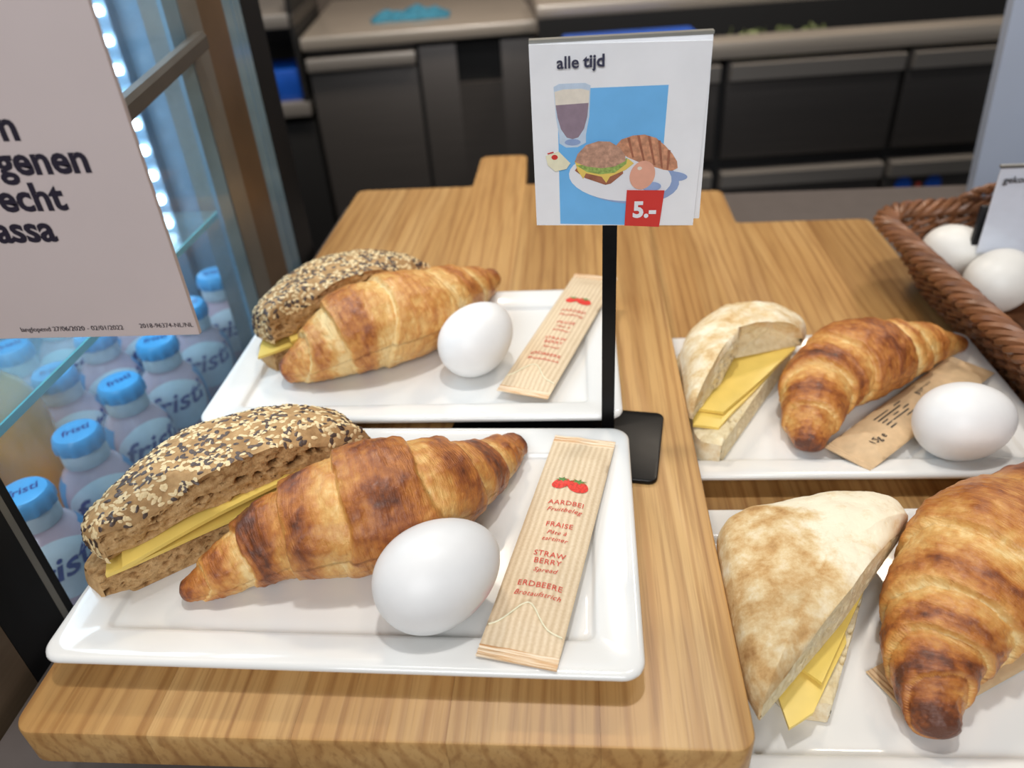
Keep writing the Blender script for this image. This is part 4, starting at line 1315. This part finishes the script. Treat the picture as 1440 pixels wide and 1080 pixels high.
# ------------------------------------------------------------------ price card on a black stand
PY = 35.2
so = (1.55, PY, 6.0)
t = thing('price_stand', 'black metal stand holding the breakfast price card between the left plates', 'price stand', so)
m = MB()
c, s = math.cos(math.radians(-9)), math.sin(math.radians(-9))
lp = rrect(12.4, 6.3, .5)
m.prism([(-1.6 + x * c - y * s - 0, 35.5 + x * s + y * c) for x, y in lp], 6.0, 6.28, .08)
m.build('base_plate', 'black', t, off=so)
m = MB(); m.box(1.2, 1.9, PY - .12, PY + .12, 6.28, 20, .04); m.build('pole', 'black', t, off=so)
m = MB(); m.box(-1.95, 5.75, PY - .15, PY + .2, 19.6, 27.75, .05); m.build('card_backing', 'card', t, off=so)
m = MB(); m.box(-1.95, 5.78, PY - .2, PY + .25, 27.72, 27.85); m.build('top_clip', 'alu', t, False, off=so)
cf = PY - .34
m = MB()
m.prism([(-1.98, 0), (5.72, 0), (5.84, .01), (5.62, 8.3), (-1.98, 8.3)][:0] or [(-1.95, 19.62), (5.45, 19.36), (5.72, 27.5), (-1.95, 27.7)], cf, cf + .12, 0)
m.v = [(x, z, y) for x, y, z in m.v]; m.f = [tuple(reversed(f)) for f in m.f]
card = m.build('printed_card', 'card', t, False, off=so)
def cm(cx, cy):                     # print layout on the card face (design units, 0..1000 wide)
    u = (cx - 68) / 880; v = (1000 - cy) / 905
    return (-1.93 + u * 7.62 - (1 - v) * u * .22, 19.62 + v * 8.02 - (1 - v) * u * .22)
layer = [0]
def shape(name, mat, pts):
    layer[0] += 1
    y = cf - .004 * layer[0]
    m = MB()
    q = [cm(*p) for p in pts]
    m.add([(x, y, z) for x, z in q], [tuple(range(len(q)))])
    o = m.build(name, mat, card, False, off=so)
    return o
def ell(cx, cy, rx, ry, n=32, a0=0, a1=360, rot=0):
    r = math.radians(rot); out = []
    for i in range(n):
        a = math.radians(a0 + (a1 - a0) * i / (n if a1 - a0 == 360 else n - 1))
        x, y = rx * math.cos(a), ry * math.sin(a)
        out.append((cx + x * math.cos(r) - y * math.sin(r), cy + x * math.sin(r) + y * math.cos(r)))
    return out
shape('printed_blue_field', 'blueprint', [(200, 992), (566, 1000), (745, 1004), (756, 297), (200, 297)])
shape('printed_glass', 'glassprint', [(182, 285), (190, 430), (205, 520), (205, 560), (240, 582), (300, 582), (345, 560), (345, 520), (362, 430), (368, 285), (340, 272), (210, 272)])
shape('printed_foam', 'foamprint', [(186, 308), (190, 385), (358, 385), (362, 308), (320, 298), (230, 298)])
shape('printed_coffee', 'cofprint', [(190, 372), (198, 430), (215, 490), (245, 532), (275, 540), (305, 532), (335, 490), (352, 430), (358, 366)])
shape('printed_glass_foot', 'shadeprint', ell(275, 556, 42, 16))
shape('printed_plate_shadow', 'shadeprint', ell(560, 752, 290, 128, rot=6))
shape('printed_shadow', 'shadeprint', ell(800, 740, 90, 26, rot=4))
shape('printed_plate', 'plateprint', ell(530, 742, 278, 124, rot=5))
shape('printed_croissant', 'crustprint', [(505, 575), (530, 548), (590, 530), (650, 527), (710, 545), (760, 585), (800, 625), (828, 665), (834, 698), (805, 712), (760, 706), (710, 690), (640, 670), (570, 640), (520, 612)])
for (a, b, c2, d2) in ((560, 540, 590, 640), (610, 529, 650, 665), (665, 533, 705, 680), (720, 556, 745, 695), (775, 605, 775, 705)):
    shape('printed_fold', 'crustdark', [(a, b), (a + 14, b + 2), (c2 + 10, d2), (c2, d2)])
shape('printed_bun_base', 'crustdark', [(285, 700), (340, 740), (450, 778), (480, 772), (545, 720), (540, 690), (300, 680)])
shape('printed_cheese', 'cheese', [(285, 652), (300, 700), (330, 745), (345, 715), (430, 735), (455, 768), (475, 735), (560, 700), (600, 668), (570, 645), (420, 690)])
shape('printed_lettuce', 'leafprint', [(292, 672), (350, 708), (420, 722), (500, 715), (560, 670), (565, 640), (520, 655), (430, 690), (340, 672)])
shape('printed_bun', 'bunprint', [(285, 655), (300, 615), (345, 570), (410, 552), (470, 556), (520, 585), (552, 625), (556, 655), (500, 682), (430, 690), (350, 680)])
shape('printed_egg_shadow', 'shadeprint', ell(700, 790, 52, 24))
shape('printed_egg', 'eggprint', ell(648, 730, 66, 76, rot=25))
shape('printed_egg_shine', 'foamprint', ell(632, 694, 12, 9))
shape('printed_tub', 'creamprint', [(130, 620), (200, 598), (262, 660), (240, 690), (180, 702), (140, 668)])
shape('printed_tub_mark', 'redprint', ell(178, 628, 17, 13))
shape('printed_tub_line', 'redprint', [(140, 606), (172, 598), (174, 604), (142, 612)])
shape('printed_price_box', 'redprint', [(568, 806), (772, 810), (756, 1008), (562, 1000)])
def cmap(cx, cy, sc=1.0):
    def fn(x, y):
        X, Z = cm(cx + x * 115, cy - y * 109)
        return (X - so[0], cf - .15 - so[1], Z - so[2])
    return fn
text_on('printed_text', 'alle', .72, cmap(200, 198), 'navyink', card, bold=.012)
text_on('printed_text', 'tijd', .72, cmap(332, 196), 'navyink', card, bold=.02)
text_on('printed_price', '5.-', 1.08, cmap(604, 950), 'plateprint', card, bold=.045, spacing=1.0)

# ------------------------------------------------------------------ wicker basket with eggs
BO = (39.0, 50.6, CZ)
RZ = 4.5
t = thing('wicker_basket', 'brown woven wicker basket holding white eggs on the right', 'basket', BO, RZ)
BH = 7.6
def bl(z, n, inset=0.0):
    f = z / BH
    w, d = 16.0 + 8.6 * f - 2 * inset, 22 + 8.8 * f - 2 * inset
    lp = rrect(w, d, 3.2, 8)
    P = [Vector((x, y)) for x, y in lp]; P.append(P[0])
    Ls = [0]
    for i in range(1, len(P)): Ls.append(Ls[-1] + (P[i] - P[i - 1]).length)
    tot = Ls[-1]; out = []; k = 0
    for i in range(n):
        s = tot * i / n
        while Ls[k + 1] < s: k += 1
        u = (s - Ls[k]) / max(1e-9, Ls[k + 1] - Ls[k])
        p = P[k].lerp(P[k + 1], u); tg = (P[k + 1] - P[k]).normalized()
        out.append((p, Vector((tg.y, -tg.x))))
    return out
NSTK = 62
rows = 12
for r_ in range(rows):
    z = .55 + r_ * .56
    n = NSTK * 6
    lp = bl(z, n)
    for st in (0, 1):
        pts = []
        for i, (p, nn) in enumerate(lp):
            a = 2 * math.pi * i / n * NSTK / 2 + st * math.pi + (r_ % 2) * .8
            q = p + nn * (.30 * math.cos(a))
            pts.append((q.x, q.y, z + .17 * math.sin(a) + .03 * noise.noise(Vector((i * .1, r_, st)))))
        m = MB(); m.tube(pts, .21, 6, True); m.build('wicker_strand', 'wicker', t)
for k in range(NSTK):
    lo_, hi_ = bl(.1, NSTK)[k][0], bl(BH - .3, NSTK)[k][0]
    if k < NSTK:
        m = MB(); m.tube([(lo_.x, lo_.y, .1), (hi_.x, hi_.y, BH - .3)], .16, 6); m.build('wicker_stake', 'wicker', t)
n = 420
lp = bl(BH, n)
for st in range(5):
    pts = []
    for i, (p, nn) in enumerate(lp):
        a = 2 * math.pi * i / n * 21 + st * 2 * math.pi / 5
        q = p + nn * (.72 * math.cos(a) + .1)
        pts.append((q.x, q.y, BH + .46 * math.sin(a) + .06 * noise.noise(Vector((i * .05, st, 2)))))
    m = MB(); m.tube(pts, .30, 6, True); m.build('rim_strand', 'wicker', t)
# raised loop of the handle at the rear rim
hp = bl(BH, 200)
rear = [q for q, nn in hp if q.y > 14.5]
for st in (0, 1):
    pts = []
    for k in range(40):
        u = k / 39
        a = math.pi * u
        pts.append((-5.2 + 7.5 * u, 15.25 + .22 * math.cos(u * 26 + st * math.pi), BH + .5 + 1.15 * math.sin(a) ** .7 + .22 * math.sin(u * 26 + st * math.pi)))
    m = MB(); m.tube(pts, .27, 6); m.build('handle_strand', 'wicker', t)
m = MB(); m.prism(rrect(16, 22, 3.2, 8), .12, .5, .1); m.build('basket_floor', 'wicker', t)
def in_basket(x, y, z): return (x, y, z)
egg('white egg near the rear corner of the wicker basket', (31.3, 60.9, 5.2), (.86, -.45, -.12), 2.85, 'egg_warm', 'eggs in the basket')
egg('white egg in the basket just below the small white sign', (32.5, 56.0, 5.2), (.75, .62, .15), 3.0, 'egg_warm', 'eggs in the basket')
egg('white egg low in the basket at the right edge of the picture', (36.6, 53.6, 2.75), (.3, .9, 0), 2.8, 'egg_warm', 'eggs in the basket')
egg('white egg underneath the other eggs at the rear of the basket', (35.4, 61.2, 2.75), (.9, .3, 0), 2.8, 'egg_warm', 'eggs in the basket')
so2 = (34.5, 58.8, .4)
t = thing('egg_sign', 'small white card sign in a clear holder with a black clip in the basket', 'sign', so2)
m = MB(); m.box(31.62, 39.6, 58.75, 58.85, 6.2, 13.0); m.build('card', 'card', t, False, off=so2)
m = MB(); m.box(31.52, 39.7, 58.60, 58.70, 6.1, 13.25); m.build('clear_cover', 'clear', t, False, off=so2)
m = MB(); m.box(31.52, 39.7, 58.60, 58.95, 13.1, 13.3); m.build('holder_top', 'alu', t, False, off=so2)
m = MB(); m.box(33.4, 35.4, 59.0, 59.7, .4, 9.6, .1); m.build('clip', 'rubber', t, off=so2)
m = MB(); m.box(31.3, 33.4, 59.2, 59.6, 6.6, 9.9, .1); m.build('clip_arm', 'rubber', t, off=so2)
text_on('printed_text', 'gekookt', .74, lambda x, y: (31.95 + x - so2[0], 58.58 - so2[1], 11.95 + y - so2[2]), 'blackink', t, bold=.012)
